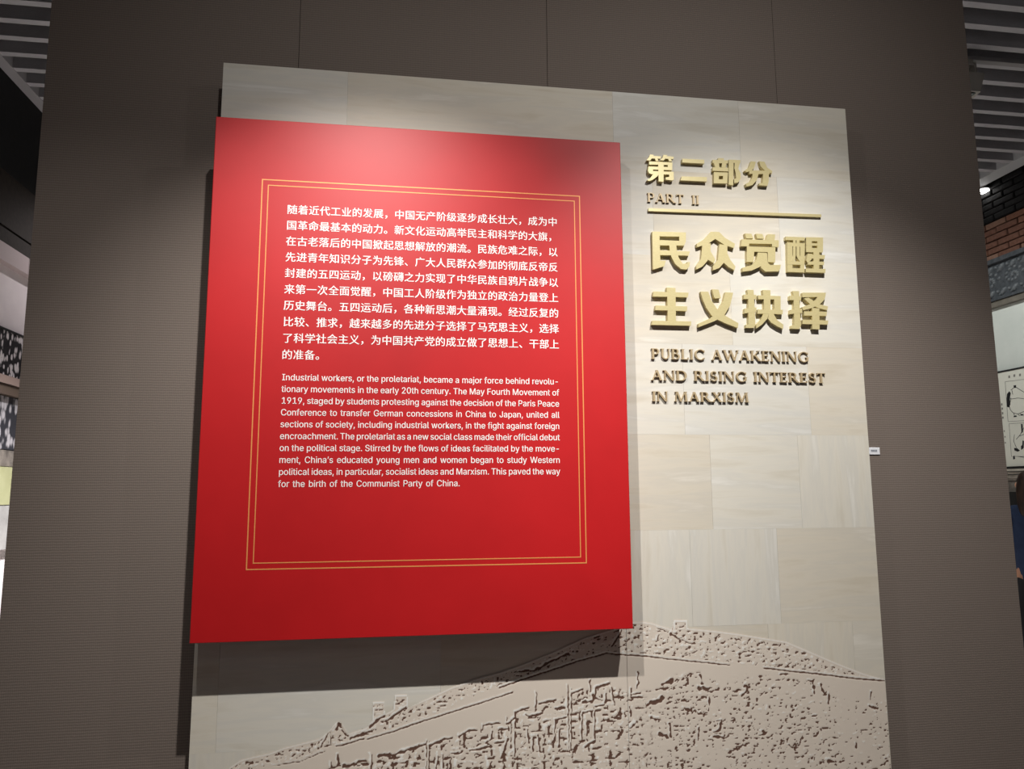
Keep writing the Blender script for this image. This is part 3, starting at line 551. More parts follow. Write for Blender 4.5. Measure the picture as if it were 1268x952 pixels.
EN = ['Industrial workers, or the proletariat, became a major force behind revolu-', 'tionary movements in the early 20th century. The May Fourth Movement of', '1919, staged by students protesting against the decision of the Paris Peace',
      'Conference to transfer German concessions in China to Japan, united all', 'sections of society, including industrial workers, in the fight against foreign', 'encroachment. The proletariat as a new social class made their official debut',
      'on the political stage. Stirred by the flows of ideas facilitated by the move-', 'ment, China’s educated young men and women began to study Western', 'political ideas, in particular, socialist ideas and Marxism. This paved the way', 'for the birth of the Communist Party of China.']
pa = at(355.3, 258.9, -S); pb = at(689.6, 275.2, -S); pc = at(350.3, 438.8, -S)
xz0, xz1 = pa.x, pb.x; pitch = (xz1-xz0)/25.93
zc0 = (pa.z+pb.z)/2; dz = (zc0-pc.z)/9
glyphs = sorted(set(''.join(ZH)))
gl_ = text_meshes([(g, pitch*0.985, 0.0) for g in glyphs])
gm = {}
for g, (v, f) in zip(glyphs, gl_):      # a glyph laid twice, a hair apart, gives the medium weight of the print
    m = MB(); m.v = [(x+0.0003, 0, y) for x, y, _ in v]+[(x-0.0003, -0.00012, y) for x, y, _ in v]
    m.f = [tuple(q_) for q_ in f]+[tuple(len(v)+i for i in q_) for q_ in f]; gm[g] = m.mesh('printed_character', M['white_print'])
def put(me_, name, x, z):
    o = bpy.data.objects.new(name, me_); C.objects.link(o); o.parent = rp
    o.matrix_parent_inverse = Matrix.Translation(rp.location).inverted(); o.location = (x, -S-0.0005, z); return o
for r, line in enumerate(ZH):
    for c_, g in enumerate(line): put(gm[g], 'printed_character', xz0+c_*pitch, zc0-r*dz-pitch*0.37)
# grotesque letters of the English paragraph: outlines in half thousandths of the type size
GLY = {
    ',': (94, [[19,-60,34,36,68,36,42,-60]]),
    '-': (227, [[168,122,168,94,57,94,57,122]]),
    '.': (94, [[48,-2,39,-1,31,4,26,12,25,20,26,29,31,37,39,42,48,43,56,42,64,37,69,29,71,20,69,12,64,4,56,-1]]),
    '0': (227, [[113,-3,87,0,65,12,47,31,34,57,27,89,24,127,27,165,35,197,48,223,65,242,87,254,113,258,139,254,161,242,179,223,192,197,200,165,203,127,200,89,192,57,179,31,162,12,140,0], [113,25,131,28,145,37,157,52,165,72,170,97,172,127,170,157,165,182,157,203,145,218,131,227,113,230,96,227,82,218,70,203,62,182,56,157,55,127,56,97,62,72,70,52,82,37,96,28]]),
    '1': (227, [[38,0,38,27,195,27,195,0], [138,254,138,0,106,0,106,224,105,224,43,179,43,213,99,254]]),
    '2': (227, [[32,0,32,24,117,114,141,141,149,153,155,163,159,174,160,186,159,198,154,209,146,218,137,224,125,228,112,230,98,228,86,224,77,216,69,207,65,195,64,181,33,181,35,202,43,221,55,237,72,248,91,255,112,258,134,255,153,248,169,237,181,223,188,205,191,186,189,172,185,159,179,145,168,129,133,90,76,30,76,28,195,28,195,0]]),
    '9': (227, [[113,258,135,255,155,247,171,234,184,217,192,197,194,173,192,155,186,135,175,112,158,84,100,0,65,0,151,124,154,124,149,117,144,111,137,105,128,101,119,98,109,97,87,100,69,107,53,119,41,134,34,154,32,176,34,198,42,218,55,235,71,247,91,255], [113,230,99,228,87,223,77,215,69,204,64,191,63,176,64,161,69,148,77,137,87,129,99,123,113,122,127,123,139,129,149,137,157,147,162,160,164,175,162,190,157,204,150,215,139,223,127,228]]),
    'C': (255, [[134,-3,103,1,75,12,52,32,35,58,24,90,20,127,24,165,35,197,52,223,75,242,103,254,134,258,152,256,170,252,186,245,201,236,214,224,224,209,232,193,236,174,204,174,200,186,195,197,187,206,179,214,169,220,158,224,146,227,134,228,111,225,92,216,75,202,62,182,54,157,52,127,54,97,63,72,75,53,92,38,112,29,134,26,146,27,158,30,169,34,179,40,187,48,195,57,200,68,204,80,236,80,232,62,224,45,214,31,201,19,187,9,170,2,153,-2]]),
    'F': (205, [[30,0,30,254,185,254,185,226,62,226,62,139,173,139,173,111,62,111,62,0]]),
    'G': (260, [[134,-3,102,1,75,13,52,32,35,58,24,90,20,127,24,165,35,197,52,223,74,242,102,254,132,258,152,256,170,252,187,245,202,235,214,222,225,208,232,192,237,174,204,174,199,186,194,197,186,206,178,213,168,220,158,224,146,227,133,228,111,225,92,216,75,202,62,182,54,157,52,127,54,97,63,72,75,53,92,38,112,29,134,26,155,29,172,36,187,47,198,62,205,80,207,101,217,100,141,100,141,128,239,128,239,100,236,71,225,45,209,25,188,9,163,0]]),
    'I': (150, [[16,0,16,29,59,29,59,226,16,226,16,254,135,254,135,226,91,226,91,29,135,29,135,0]]),
    'J': (198, [[93,-3,62,2,38,16,22,40,17,73,17,86,49,86,49,73,52,52,61,37,75,28,93,25,110,28,124,37,133,52,136,73,136,254,168,254,168,73,163,40,147,16,123,2]]),
    'M': (314, [[30,0,30,254,76,254,139,94,144,79,150,61,156,42,161,24,154,24,159,41,165,61,171,79,176,94,238,254,284,254,284,0,252,0,252,145,252,163,253,184,253,207,253,229,256,229,249,205,241,181,234,161,228,145,171,0,143,0,85,145,80,160,72,181,65,204,56,229,59,229,60,208,60,186,61,164,61,145,61,0]]),
    'P': (222, [[30,0,30,254,118,254,144,252,166,244,183,231,195,215,202,195,204,174,202,152,195,133,183,116,166,104,144,96,118,93,55,93,55,121,116,121,134,123,149,128,159,136,167,147,171,160,172,174,171,188,167,201,159,211,148,219,134,224,116,226,62,226,62,0]]),
    'S': (223, [[112,-4,86,-2,64,5,46,15,32,30,23,48,19,68,52,68,55,55,62,44,71,35,83,29,97,26,112,25,128,26,143,30,155,37,165,46,171,57,173,70,171,81,166,89,158,96,148,102,122,111,92,120,64,130,43,145,30,163,26,186,29,206,37,224,51,238,69,249,90,256,114,258,137,256,158,249,175,238,189,224,197,208,200,189,169,189,163,206,151,219,134,227,112,229,97,228,84,224,73,218,64,209,59,199,58,188,60,176,65,167,74,160,85,154,106,147,132,140,156,132,168,126,179,119,189,110,197,99,202,85,204,69,201,50,193,32,180,17,162,5,139,-2]]),
    'T': (224, [[16,226,16,254,208,254,208,226,128,226,128,0,96,0,96,226]]),
    'W': (343, [[78,0,8,254,41,254,82,98,88,73,93,47,98,20,95,20,100,47,106,73,112,98,153,254,190,254,231,98,237,73,243,47,249,20,244,20,249,47,255,73,261,98,302,254,335,254,265,0,228,0,184,161,176,196,168,237,175,237,167,197,159,161,115,0]]),
    'a': (195, [[80,-4,63,-3,47,2,34,11,24,22,17,37,15,54,17,69,22,80,29,90,39,97,50,102,63,105,89,110,117,113,126,115,133,117,136,121,138,127,138,128,137,139,133,148,128,156,120,161,110,164,98,165,85,164,75,161,66,156,59,150,54,144,50,137,20,146,29,161,39,173,52,182,66,188,82,191,97,192,119,190,131,186,143,180,153,172,161,160,167,145,168,126,168,0,138,0,138,26,136,26,126,12,118,6,108,1,95,-3], [85,23,101,24,114,29,124,37,132,47,136,57,138,69,138,95,130,91,116,88,100,86,88,84,67,79,58,75,52,70,47,62,46,52,47,43,51,36,57,30,65,26,74,24]]),
    'b': (212, [[115,-4,99,-3,86,2,76,8,69,16,59,29,56,29,56,0,26,0,26,254,57,254,57,160,59,160,69,173,76,180,86,186,98,191,115,192,137,189,156,180,173,166,185,146,193,122,195,94,193,66,185,42,173,23,157,8,137,-1], [110,23,126,26,140,33,150,44,158,58,163,75,164,95,163,114,158,131,150,145,140,156,126,163,110,165,94,163,81,156,70,145,62,131,58,114,56,95,58,75,63,58,70,43,81,32,94,26]]),
    'c': (198, [[104,-4,79,-1,58,8,41,23,28,43,20,66,17,94,20,122,28,146,41,165,58,180,79,189,104,192,117,191,130,189,142,184,153,178,162,170,170,161,176,150,181,138,151,131,145,145,135,155,121,162,104,165,86,162,73,155,62,144,54,129,50,112,48,94,50,75,54,59,62,44,73,33,86,26,104,23,121,26,135,33,146,44,152,59,181,51,177,39,171,28,163,19,153,11,142,4,130,0,117,-3]]),
    'd': (212, [[98,-4,75,-1,56,8,40,23,27,42,20,66,17,94,20,122,27,146,40,166,56,180,75,189,98,192,114,191,126,186,136,180,144,173,153,160,155,160,155,254,186,254,186,0,156,0,156,29,153,29,143,16,136,8,126,2,114,-3], [102,23,118,26,132,32,142,43,150,58,154,75,156,95,154,114,150,131,142,145,132,156,118,163,102,165,86,163,72,156,62,145,54,131,50,114,48,95,50,75,54,58,62,44,73,33,86,26]]),
    'e': (202, [[106,-4,80,-1,58,8,41,23,28,42,20,66,17,93,20,121,28,145,40,165,58,180,78,189,103,192,118,191,133,187,147,180,160,170,170,157,179,141,184,121,186,97,186,85,37,85,37,110,169,110,155,101,153,119,149,134,141,147,131,157,118,163,103,165,87,163,73,157,62,147,54,135,50,121,48,105,48,89,50,69,55,53,64,40,76,31,90,25,106,23,117,24,127,26,135,31,143,36,149,44,153,53,182,45,177,32,168,20,156,10,141,2,125,-3]]),
    'f': (127, [[114,190,114,164,3,164,3,190], [40,0,40,216,42,231,48,243,57,252,68,259,80,264,94,265,111,263,121,260,114,234,107,236,97,237,85,235,77,230,72,221,71,209,71,0]]),
    'g': (213, [[103,-75,84,-74,67,-70,53,-63,41,-55,32,-45,25,-35,51,-20,61,-33,68,-39,77,-44,89,-48,103,-49,124,-46,141,-38,152,-23,156,-3,156,34,153,34,143,21,136,14,126,8,114,4,97,2,76,5,56,13,40,27,28,45,20,68,17,96,20,123,27,147,40,166,56,180,76,189,98,192,114,191,127,186,137,180,144,173,154,159,157,159,157,190,186,190,186,-4,183,-27,175,-45,162,-59,145,-68,125,-73], [102,30,118,32,132,38,142,47,150,61,155,77,156,96,155,115,150,132,142,146,132,156,119,163,102,165,86,163,73,156,62,145,54,131,50,115,48,96,50,78,54,61,62,48,73,38,86,32]]),
    'h': (205, [[57,113,57,0,26,0,26,254,57,254,57,144,51,144,62,166,76,181,94,189,114,192,132,190,148,184,161,174,170,160,177,142,179,120,179,0,148,0,148,118,145,137,136,152,123,161,105,165,92,163,80,159,71,151,63,141,58,129]]),
    'i': (83, [[26,0,26,190,57,190,57,0], [42,221,34,223,27,227,22,234,21,242,22,249,27,256,34,260,42,262,50,260,57,256,62,249,63,242,62,234,57,227,50,223]]),
    'j': (83, [[26,190,57,190,57,-15,55,-31,51,-45,43,-56,32,-65,19,-70,2,-71,-5,-71,-5,-43,1,-43,12,-42,20,-36,25,-27,26,-15], [42,221,34,223,27,227,22,234,20,242,22,249,27,256,34,260,42,262,50,260,57,256,61,249,63,242,61,234,57,227,50,223]]),
    'k': (190, [[55,68,55,106,60,106,142,190,180,190,92,100,89,100], [26,0,26,254,57,254,57,0], [147,0,74,93,96,114,186,0]]),
    'l': (95, [[70,-1,50,2,37,10,29,24,26,42,26,254,57,254,57,49,58,38,60,31,65,27,73,26,80,26,85,27,90,1,81,0]]),
    'm': (305, [[26,0,26,190,56,190,56,148,54,148,59,162,66,173,75,182,86,188,98,192,110,193,129,190,144,180,154,166,160,147,156,147,161,160,169,172,178,181,190,187,204,192,218,193,234,191,249,186,261,177,270,164,276,148,278,128,278,0,248,0,248,127,245,145,236,156,224,163,209,165,197,164,187,160,179,153,173,145,169,135,168,124,168,0,137,0,137,130,134,144,126,156,115,163,100,165,89,164,79,160,70,154,63,145,58,133,57,119,57,0]]),
    'n': (205, [[57,113,57,0,26,0,26,190,56,190,56,144,51,144,62,166,76,181,94,189,114,192,132,190,147,184,160,174,170,160,176,142,179,120,179,0,148,0,148,118,145,137,136,152,123,161,105,165,92,163,80,159,71,151,63,141,58,129]]),
    'o': (208, [[104,-4,79,-1,58,8,41,23,28,43,20,66,17,94,20,122,28,146,41,165,58,180,79,189,104,192,128,189,149,180,167,165,180,146,188,122,191,94,188,66,180,43,167,23,149,8,128,-1], [104,23,121,26,135,33,146,44,154,59,158,75,160,94,158,112,154,129,146,144,135,155,121,162,104,165,86,162,73,155,62,144,54,129,50,112,48,94,50,75,54,59,62,44,73,33,86,26]]),
    'p': (212, [[26,-71,26,190,56,190,56,160,59,160,69,173,76,180,86,186,98,191,115,192,137,189,156,180,173,166,185,146,193,122,195,94,193,66,185,42,173,23,157,8,137,-1,115,-4,99,-3,86,2,76,8,69,16,59,29,57,29,57,-71], [110,23,126,26,140,33,150,44,158,58,163,75,164,95,163,114,158,131,150,145,140,156,126,163,110,165,94,163,81,156,70,145,62,131,58,114,56,95,58,75,63,58,70,43,81,32,94,26]]),
    'r': (130, [[26,0,26,190,56,190,56,160,58,160,65,173,76,184,90,190,107,192,115,192,122,192,122,161,115,162,103,163,91,161,80,157,70,151,63,142,58,131,57,118,57,0]]),
    's': (182, [[91,-4,72,-3,56,2,42,9,31,19,23,32,18,47,47,53,53,40,62,30,75,25,91,23,108,25,122,31,131,40,134,51,132,60,127,68,118,74,106,78,75,85,52,93,36,104,27,119,23,137,26,152,33,166,43,177,58,185,74,190,94,192,112,191,127,186,140,179,149,170,157,158,162,145,134,139,129,149,121,158,110,164,94,166,78,164,65,158,57,150,54,139,56,129,62,122,72,116,86,111,115,105,137,97,153,86,162,71,166,53,163,37,156,24,145,12,130,3,112,-2]]),
    't': (114, [[102,190,102,164,3,164,3,190], [32,236,63,236,63,49,64,38,68,31,75,26,85,25,93,26,101,27,107,1,96,-1,84,-2,62,1,46,11,36,26,32,46]]),
    'u': (205, [[91,-3,73,-1,57,5,44,15,35,29,28,47,26,69,26,190,57,190,57,72,60,52,68,37,82,28,100,25,113,27,125,31,134,38,142,48,146,61,148,76,148,190,179,190,179,0,149,0,149,46,154,46,143,23,129,8,111,0]]),
    'v': (195, [[81,0,9,190,42,190,83,78,93,43,103,10,92,10,101,43,112,78,152,190,186,190,113,0]]),
    'w': (284, [[69,0,11,190,44,190,67,107,77,68,88,21,82,21,93,67,103,107,126,190,158,190,181,107,191,68,201,21,196,21,206,68,217,107,240,190,272,190,215,0,184,0,159,86,152,112,145,140,138,169,145,169,138,140,131,112,124,86,99,0]]),
    'x': (189, [[10,0,86,109,86,86,14,190,50,190,74,153,90,127,104,103,88,103,101,127,117,153,141,190,176,190,104,84,104,107,179,0,143,0,115,43,100,68,86,91,102,91,89,68,74,43,46,0]]),
    'y': (195, [[24,-69,31,-43,36,-44,44,-45,52,-44,59,-42,65,-37,71,-29,75,-18,81,-1,9,190,42,190,83,78,93,43,103,10,92,10,101,43,112,78,153,190,186,190,102,-29,96,-43,88,-54,80,-62,70,-68,58,-71,46,-73,32,-72]]),
    '’': (88, [[26,159,41,254,75,254,49,159]]),
}
LAT = {c: (a/500, [[(u/500, w/500) for u, w in zip(q[0::2], q[1::2])] for q in ls]) for c, (a, ls) in GLY.items()}
ea = at(348.9, 471.0, -S); eb = at(691.8, 475.8, -S); ec = at(343.6, 603.0, -S); ed = at(694.4, 588.6, -S); cap = at(348.9, 462.7, -S).z-ea.z
size = cap*0.94/0.512; size_x = 14.0/342.9*(eb.x-ea.x)
def word_meshes(ws):
    objs = []
    for w_ in ws:
        cu = bpy.data.curves.new('w', 'CURVE'); cu.dimensions = '2D'; cu.fill_mode = 'FRONT'; x = 0
        for ch in w_:
            adv, loops = LAT[ch]
            for lp in loops:
                sp = cu.splines.new('POLY'); sp.points.add(len(lp)-1); sp.use_cyclic_u = True
                for p_, (u, w2) in zip(sp.points, lp): p_.co = ((x+u)*size_x, w2*size, 0, 1)
            x += adv
        o = bpy.data.objects.new('w', cu); C.objects.link(o); objs.append((o, x*size_x))
    bpy.context.view_layer.update(); dgp = bpy.context.evaluated_depsgraph_get(); out = {}
    for w_, (o, wd_) in zip(ws, objs):
        t_ = bpy.data.meshes.new_from_object(o.evaluated_get(dgp)); v = [tuple(q.co) for q in t_.vertices]; f = [tuple(q.vertices) for q in t_.polygons]
        m = MB(); d2 = 0.00016; m.v = [(a+d2, 0, b) for a, b, _ in v]+[(a-d2, -0.00012, b) for a, b, _ in v]; m.f = f+[tuple(len(v)+i for i in q) for q in f]
        out[w_] = (m.mesh('printed_word', M['white_print']), wd_); bpy.data.meshes.remove(t_)
    for o, _ in objs:
        c_ = o.data; bpy.data.objects.remove(o); bpy.data.curves.remove(c_)
    return out
wm = word_meshes(sorted(set(w_ for l in EN for w_ in l.split())))
print('WIDTHS', [round(sum(wm[w_][1] for w_ in l.split())/(eb.x-ea.x), 3) for l in EN])
xr = (eb.x+ed.x)/2; ze0 = (ea.z+eb.z)/2; dze = (ze0-ec.z)/9
for r, line in enumerate(EN):
    ws = line.split(); wid = [wm[w_][1] for w_ in ws]
    gap = (xr-ea.x-sum(wid))/(len(ws)-1) if r < 9 else 0.25*size
    x = ea.x
    for w_, wd_ in zip(ws, wid):
        put(wm[w_][0], 'printed_word', x, ze0-r*dze); x += wd_+gap

# ------------------------------------------------------------------ small tag on the fabric
tg = empty('wall_tag', (2.109, T, ZR-0.955), 'small white tag on the taupe fabric beside the stone board', 'tag')
l0, l1 = at(1076, 554, T), at(1089, 563, T)
MB().bevbox(l0.x-0.003, l1.x, T-0.004, T, l1.z, l0.z, 0.001).build('plate', M['tag_white'], tg)
for i in range(6):
    a_ = l0.x+0.004+i*0.0038; MB().box(a_, a_+0.0026, T-0.0045, T-0.004, l0.z-0.0145, l0.z-0.0075).build('ink_mark', M['tag_grey'], tg)

# ------------------------------------------------------------------ ceiling fittings
# track rail under one of the baffles
d_ = ray(1235, 78.5); tt = (ZC-0.02-CAM.z)/d_.z; yr = (CAM+d_*tt).y
rail = MB().box(2.3, XC-0.1, yr-0.018, yr+0.018, ZC-0.022, ZC).build('track_rail', mat('rail_grey', lin(150, 148, 148), 0.5)); tag(rail, 'grey lighting track fixed along the baffles, upper right', 'lighting track')
d_ = ray(1205, 105); tt = (ZC-0.2-CAM.z)/d_.z; pf = CAM+d_*tt; pf.y = yr+0.01
fx = empty('track_spotlight', (pf.x, yr, ZC-0.022), 'pale grey spotlight hanging from the track, upper right', 'spotlight')
fm = mottled('pale_fixture_paint', lin(168, 164, 156), lin(176, 172, 164), (1, 1, 1), 10, 0.5, 0, 0)
MB().box(pf.x-0.03, pf.x+0.05, yr-0.02, yr+0.02, ZC-0.05, ZC-0.022).build('adapter', fm, fx)
MB().box(pf.x+0.055, pf.x+0.067, yr-0.022, yr+0.022, ZC-0.17, ZC-0.036).box(pf.x-0.067, pf.x-0.055, yr-0.022, yr+0.022, ZC-0.17, ZC-0.036).box(pf.x-0.055, pf.x+0.055, yr-0.022, yr+0.022, ZC-0.06, ZC-0.0505).build('bracket', fm, fx)
hd = MB(); zt_, zb_ = ZC-0.13, ZC-0.235
hd.v += [(pf.x-0.14, yr-0.07, zt_), (pf.x+0.07, yr-0.07, zt_), (pf.x+0.07, yr+0.09, zt_), (pf.x-0.14, yr+0.09, zt_), (pf.x-0.115, yr-0.06, zb_), (pf.x+0.045, yr-0.06, zb_), (pf.x+0.045, yr, zb_-0.01), (pf.x-0.115, yr, zb_-0.01)]
hd.f += [(0, 1, 2, 3), (7, 6, 5, 4), (0, 4, 5, 1), (1, 5, 6, 2), (2, 6, 7, 3), (3, 7, 4, 0)]
hd.build('lamp_head', fm, fx)
MB().box(pf.x-0.09, pf.x+0.02, yr-0.05, yr-0.01, zb_-0.009, zb_-0.001).build('lens', mat('dark_glass', lin(30, 30, 32), 0.15), fx)
# bright downlight in the edge strip
d_ = ray(1216, 234.5); tt = (ZC-0.004-CAM.z)/d_.z; pd = CAM+d_*tt
dl = empty('downlight', (pd.x, pd.y, ZC-0.004), 'bright round downlight at the end of the right ceiling strip', 'lamp')
MB().cyl((pd.x, pd.y, ZC-0.016), (pd.x, pd.y, ZC-0.004), 0.062, n=24).build('rim', M['trimgrey'], dl)
MB().dome((pd.x, pd.y, ZC-0.016), (0, 0, -1), 0.052, 0.02, 20, 4).build('diffuser', mat('lamp_glow', (1, 1, 1, 1), 0.5, emit=(1, 0.98, 0.95, 1), power=14), dl)

# ------------------------------------------------------------------ carved frieze on the right wall
slate = mottled('slate_grey_stone', lin(56, 60, 64), lin(74, 78, 82), (1, 1, 1), 30, 0.55, 0, 0.5, 0.004)
slate2 = mottled('slate_grey_carving', lin(78, 83, 87), lin(100, 104, 107), (1, 1, 1), 40, 0.5, 0, 0.3, 0.003)
fr = empty('carved_frieze', (XR, 3.3, zfr0), 'dark slate grey carved frieze below the red bricks', 'frieze')
fh = zfr1-zfr0; y0f, y1f = 1.2, 5.4
MB().box(XR-0.05, XR-0.021, y0f, y1f, zfr0+0.06, zfr1-0.02).build('frieze_slab', slate, fr)
MB().prismx([(y0f, zfr1-0.035), (y1f, zfr1-0.035), (y1f, zfr1), (y0f, zfr1)], XR-0.085, XR-0.021).build('top_moulding', slate, fr)
MB().box(XR-0.075, XR-0.021, y0f, y1f, zfr0+0.045, zfr0+0.068).build('lower_moulding', slate, fr)
MB().box(XR-0.06, XR-0.021, y0f, y1f, zfr0, zfr0+0.044).build('bottom_moulding', mottled('brown_grey_moulding', lin(92, 88, 80), lin(108, 103, 94), (1, 1, 1), 20, 0.6), fr)
for zz in (zfr1-0.075, zfr0+0.105):
    y = y0f+0.06
    while y < y1f-0.08:
        b1 = MB()
        b1.dome((XR-0.05, y, zz), (-1, 0, 0), (0.020, 0.038), 0.02, 10, 3); b1.dome((XR-0.05, y+0.055, zz+0.008), (-1, 0, 0), 0.015, 0.016, 8, 3)
        b1.dome((XR-0.05, y+0.03, zz-0.016), (-1, 0, 0), (0.010, 0.018), 0.012, 8, 3)
        b1.build('leaf_scroll', slate2, fr, True); y += 0.115
y = y0f+0.15
while y < y1f-0.12:                                        # swirl ornaments in the middle field
    sw = MB(); zc_ = (zfr1+zfr0)/2+0.02
    for a in range(16):
        an_ = a*0.62; rr = 0.012+0.0055*a
        sw.dome((XR-0.05, y+cos(an_)*rr, zc_+sin(an_)*rr*0.7), (-1, 0, 0), (0.013, 0.017), 0.013, 8, 3)
    sw.build('swirl', slate2, fr, True); y += 0.235

# ledge below the poster
lg = empty('stone_ledge', (XR, 3.3, zled), 'pale weathered stone ledge below the cartoon poster', 'ledge')
stone = mottled('weathered_pale_stone', lin(150, 144, 134), lin(182, 176, 164), (1, 1, 1), 14, 0.8, 0, 0.5, 0.003)
zl2 = zat(1255, 593)
for i, (dy, t_) in enumerate(((0.10, 0.016), (0.085, 0.016), (0.07, 0.02), (0.05, 0.02))):
    za = zled-i*0.022; MB().box(XR-dy, XR-0.021, 1.2, 5.4, za-t_, za).build('ledge_step', stone, lg)
MB().box(XR-0.045, XR-0.021, 1.2, 5.4, zled-0.17, zled-0.086).build('ledge_frieze', mottled('dark_weathered_stone', lin(96, 90, 84), lin(128, 122, 114), (1, 1, 1), 18, 0.8, 0, 0.5, 0.004), lg)
dk = MB().box(XR-0.12, XR-0.021, 1.2, 5.4, 0, zled-0.171).build('dark_cabinet', mat('black_cabinet', lin(16, 15, 15), 0.6)); tag(dk, 'black wall cabinet under the stone ledge, behind the person', 'cabinet')

# poster on the right wall
pz1, pz0 = zat(1245, 461.5), zat(1247, 578); py1 = 3.75; py0 = 2.35
po = empty('cartoon_poster', (XR-0.02, 3.0, pz0), 'cream paper poster of black ink cartoon scenes, right edge of the gallery', 'poster')
MB().box(XR-0.045, XR-0.021, py0, py1, pz0, pz1).build('paper', mat('cream_paper', lin(212, 212, 200), 0.7), po)
blk = mat('black_ink', lin(22, 22, 24), 0.6); gry = mat('faded_ink', lin(120, 118, 112), 0.7)
MB().box(XR-0.05, XR-0.021, py0, py1, pz1, pz1+0.012).build('top_rail', blk, po); MB().box(XR-0.05, XR-0.021, py0, py1, pz0-0.018, pz0).build('bottom_rail', blk, po)
def zz6(x, y):                                        # detail crop of the poster -> wall point (y, z)
    p = atx(1168+x/4.757, 420+y/4.757, XR-0.045); return (p.y, p.z)
def ink(pts, name, m_=blk): MB().prismx([zz6(*p) for p in pts], XR-0.0462, XR-0.045).build(name, m_, po)
def line6(m6, p, q, w=0.0032):
    a = Vector(zz6(*p)); b2 = Vector(zz6(*q)); d = (b2-a); n = Vector((-d.y, d.x)).normalized()*w/2
    m6.prismx([tuple(a+n), tuple(b2+n), tuple(b2-n), tuple(a-n)], XR-0.0461, XR-0.045)
m6 = MB()
for pl in ([(365,250),(476,236)], [(365,250),(382,485)], [(382,485),(520,476)], [(388,497),(520,490)], [(388,497),(402,690)], [(402,690),(520,690)]):
    line6(m6, *pl)
m6.build('border_line', gry, po)
m7 = MB()
body = [(398,300),(415,286),(432,284),(450,296),(476,312)]; cont = [(385,372),(395,415),(410,432),(440,440),(476,425)]
for pl in (body, cont, [(385,340),(400,352),(440,346),(476,350)], [(415,432),(420,452)], [(440,440),(450,450)], [(455,436),(462,446)], [(405,300),(410,325)], [(400,345),(395,372)], [(476,520),(455,560),(430,590)], [(420,560),(415,600),(432,640)], [(440,690),(476,695)], [(450,570),(476,560)]):
    for a_, b2 in zip(pl[:-1], pl[1:]): line6(m7, a_, b2, 0.0035)
m7.build('ink_outline', blk, po)
ink([(414,272),(430,270),(428,284),(417,286)], 'ink_patch'); ink([(376,322),(390,306),(398,318),(392,350),(396,384),(388,402),(376,398),(374,350)], 'ink_patch')
ink([(415,452),(430,448),(434,456),(416,459)], 'ink_patch'); ink([(455,443),(470,440),(474,448),(456,450)], 'ink_patch')
ink([(458,498),(468,500),(470,545),(462,552)], 'ink_patch'); ink([(468,595),(476,600),(474,640),(460,652),(458,630),(466,622)], 'ink_patch')
ink([(418,640),(436,642),(452,655),(440,662),(420,655)], 'ink_patch'); ink([(412,690),(420,684),(424,705),(412,708)], 'ink_patch')
for x, y in ((389,221),(419,214),(452,210)): ink([(x-5,y-7),(x+5,y-8),(x+5,y+7),(x-5,y+8)], 'caption_mark', gry)
for x, y in ((345,384),(348,409),(350,436),(352,462)): ink([(x-4,y-7),(x+4,y-7),(x+4,y+6),(x-4,y+6)], 'caption_mark', gry)
for x, y in ((360,541),(364,575),(366,610)): ink([(x-3,y-5),(x+3,y-5),(x+3,y+4),(x-3,y+4)], 'caption_mark', gry)

# ------------------------------------------------------------------ photographs on the left wall
def photo_mat(name, sc_, dark, light, lo, hi):
    m = mat(name, dark, 0.5); N, L, b = nodes(m); v = mapping(N, L, (1, 1, 0.55))
    vo = N.new('ShaderNodeTexVoronoi'); vo.inputs['Scale'].default_value = sc_; L.new(v, vo.inputs['Vector'])
    n = noise(N, L, v, sc_*0.6, 3); mx = N.new('ShaderNodeMath'); mx.operation = 'MULTIPLY_ADD'; L.new(vo.outputs['Distance'], mx.inputs[0]); mx.inputs[1].default_value = -0.9; 
    L.new(n, mx.inputs[2]); L.new(ramp(N, L, mx.outputs[0], [(lo, dark), (hi, light)]), b.inputs['Base Color']); return m
def lw(px, py): return atx(px, py, XN).z
za, zb_2 = lw(0, 408), lw(0, 464)
ph1 = empty('crowd_photograph', (XN+0.01, 3.4, zb_2), 'black and white crowd photograph high on the lit left wall', 'photograph')
MB().box(XN+0.001, XN+0.02, 1.4, 5.6, zb_2, za).build('print', photo_mat('crowd_print_large', 38, lin(34, 32, 36), lin(220, 214, 216), 0.04, 0.20), ph1)
MB().box(XN+0.001, XN+0.026, 1.4, 5.6, za, za+0.012).build('top_edge', blk, ph1)
rl = empty('wall_rail', (XN, 3.4, lw(0, 481)), 'brownish ledge rail between the two crowd photographs', 'rail')
MB().box(XN+0.001, XN+0.06, 1.4, 5.6, lw(0, 476), lw(0, 466)).build('upper_rail', mat('pinkish_rail', lin(150, 130, 122), 0.6), rl)
MB().box(XN+0.001, XN+0.05, 1.4, 5.6, lw(0, 489), lw(0, 477)).build('lower_rail', mat('brown_rail', lin(92, 78, 68), 0.6), rl)
ph2 = empty('street_photograph', (XN+0.01, 3.4, lw(0, 586)), 'grey photograph of a crowd in the street, below the rail', 'photograph')
MB().box(XN+0.001, XN+0.02, 1.4, 5.6, lw(0, 556), lw(0, 490)).build('print', photo_mat('crowd_print_grey', 28, lin(52, 52, 58), lin(182, 178, 182), 0.0, 0.26), ph2)
MB().box(XN+0.001, XN+0.02, 1.4, 5.6, lw(0, 577), lw(0, 557)).build('print_foot', mottled('grey_foreground', lin(84, 78, 74), lin(132, 124, 116), (1, 1, 1), 12, 0.6), ph2)
gp = MB().box(XN+0.001, XN+0.03, 1.4, 5.6, lw(0, 625), lw(0, 578)).build('green_panel', mottled('olive_green_board', lin(158, 158, 118), lin(174, 174, 136), (1, 1, 1), 4, 0.7, 0, 0)); tag(gp, 'olive green panel below the street photograph, far left', 'panel')
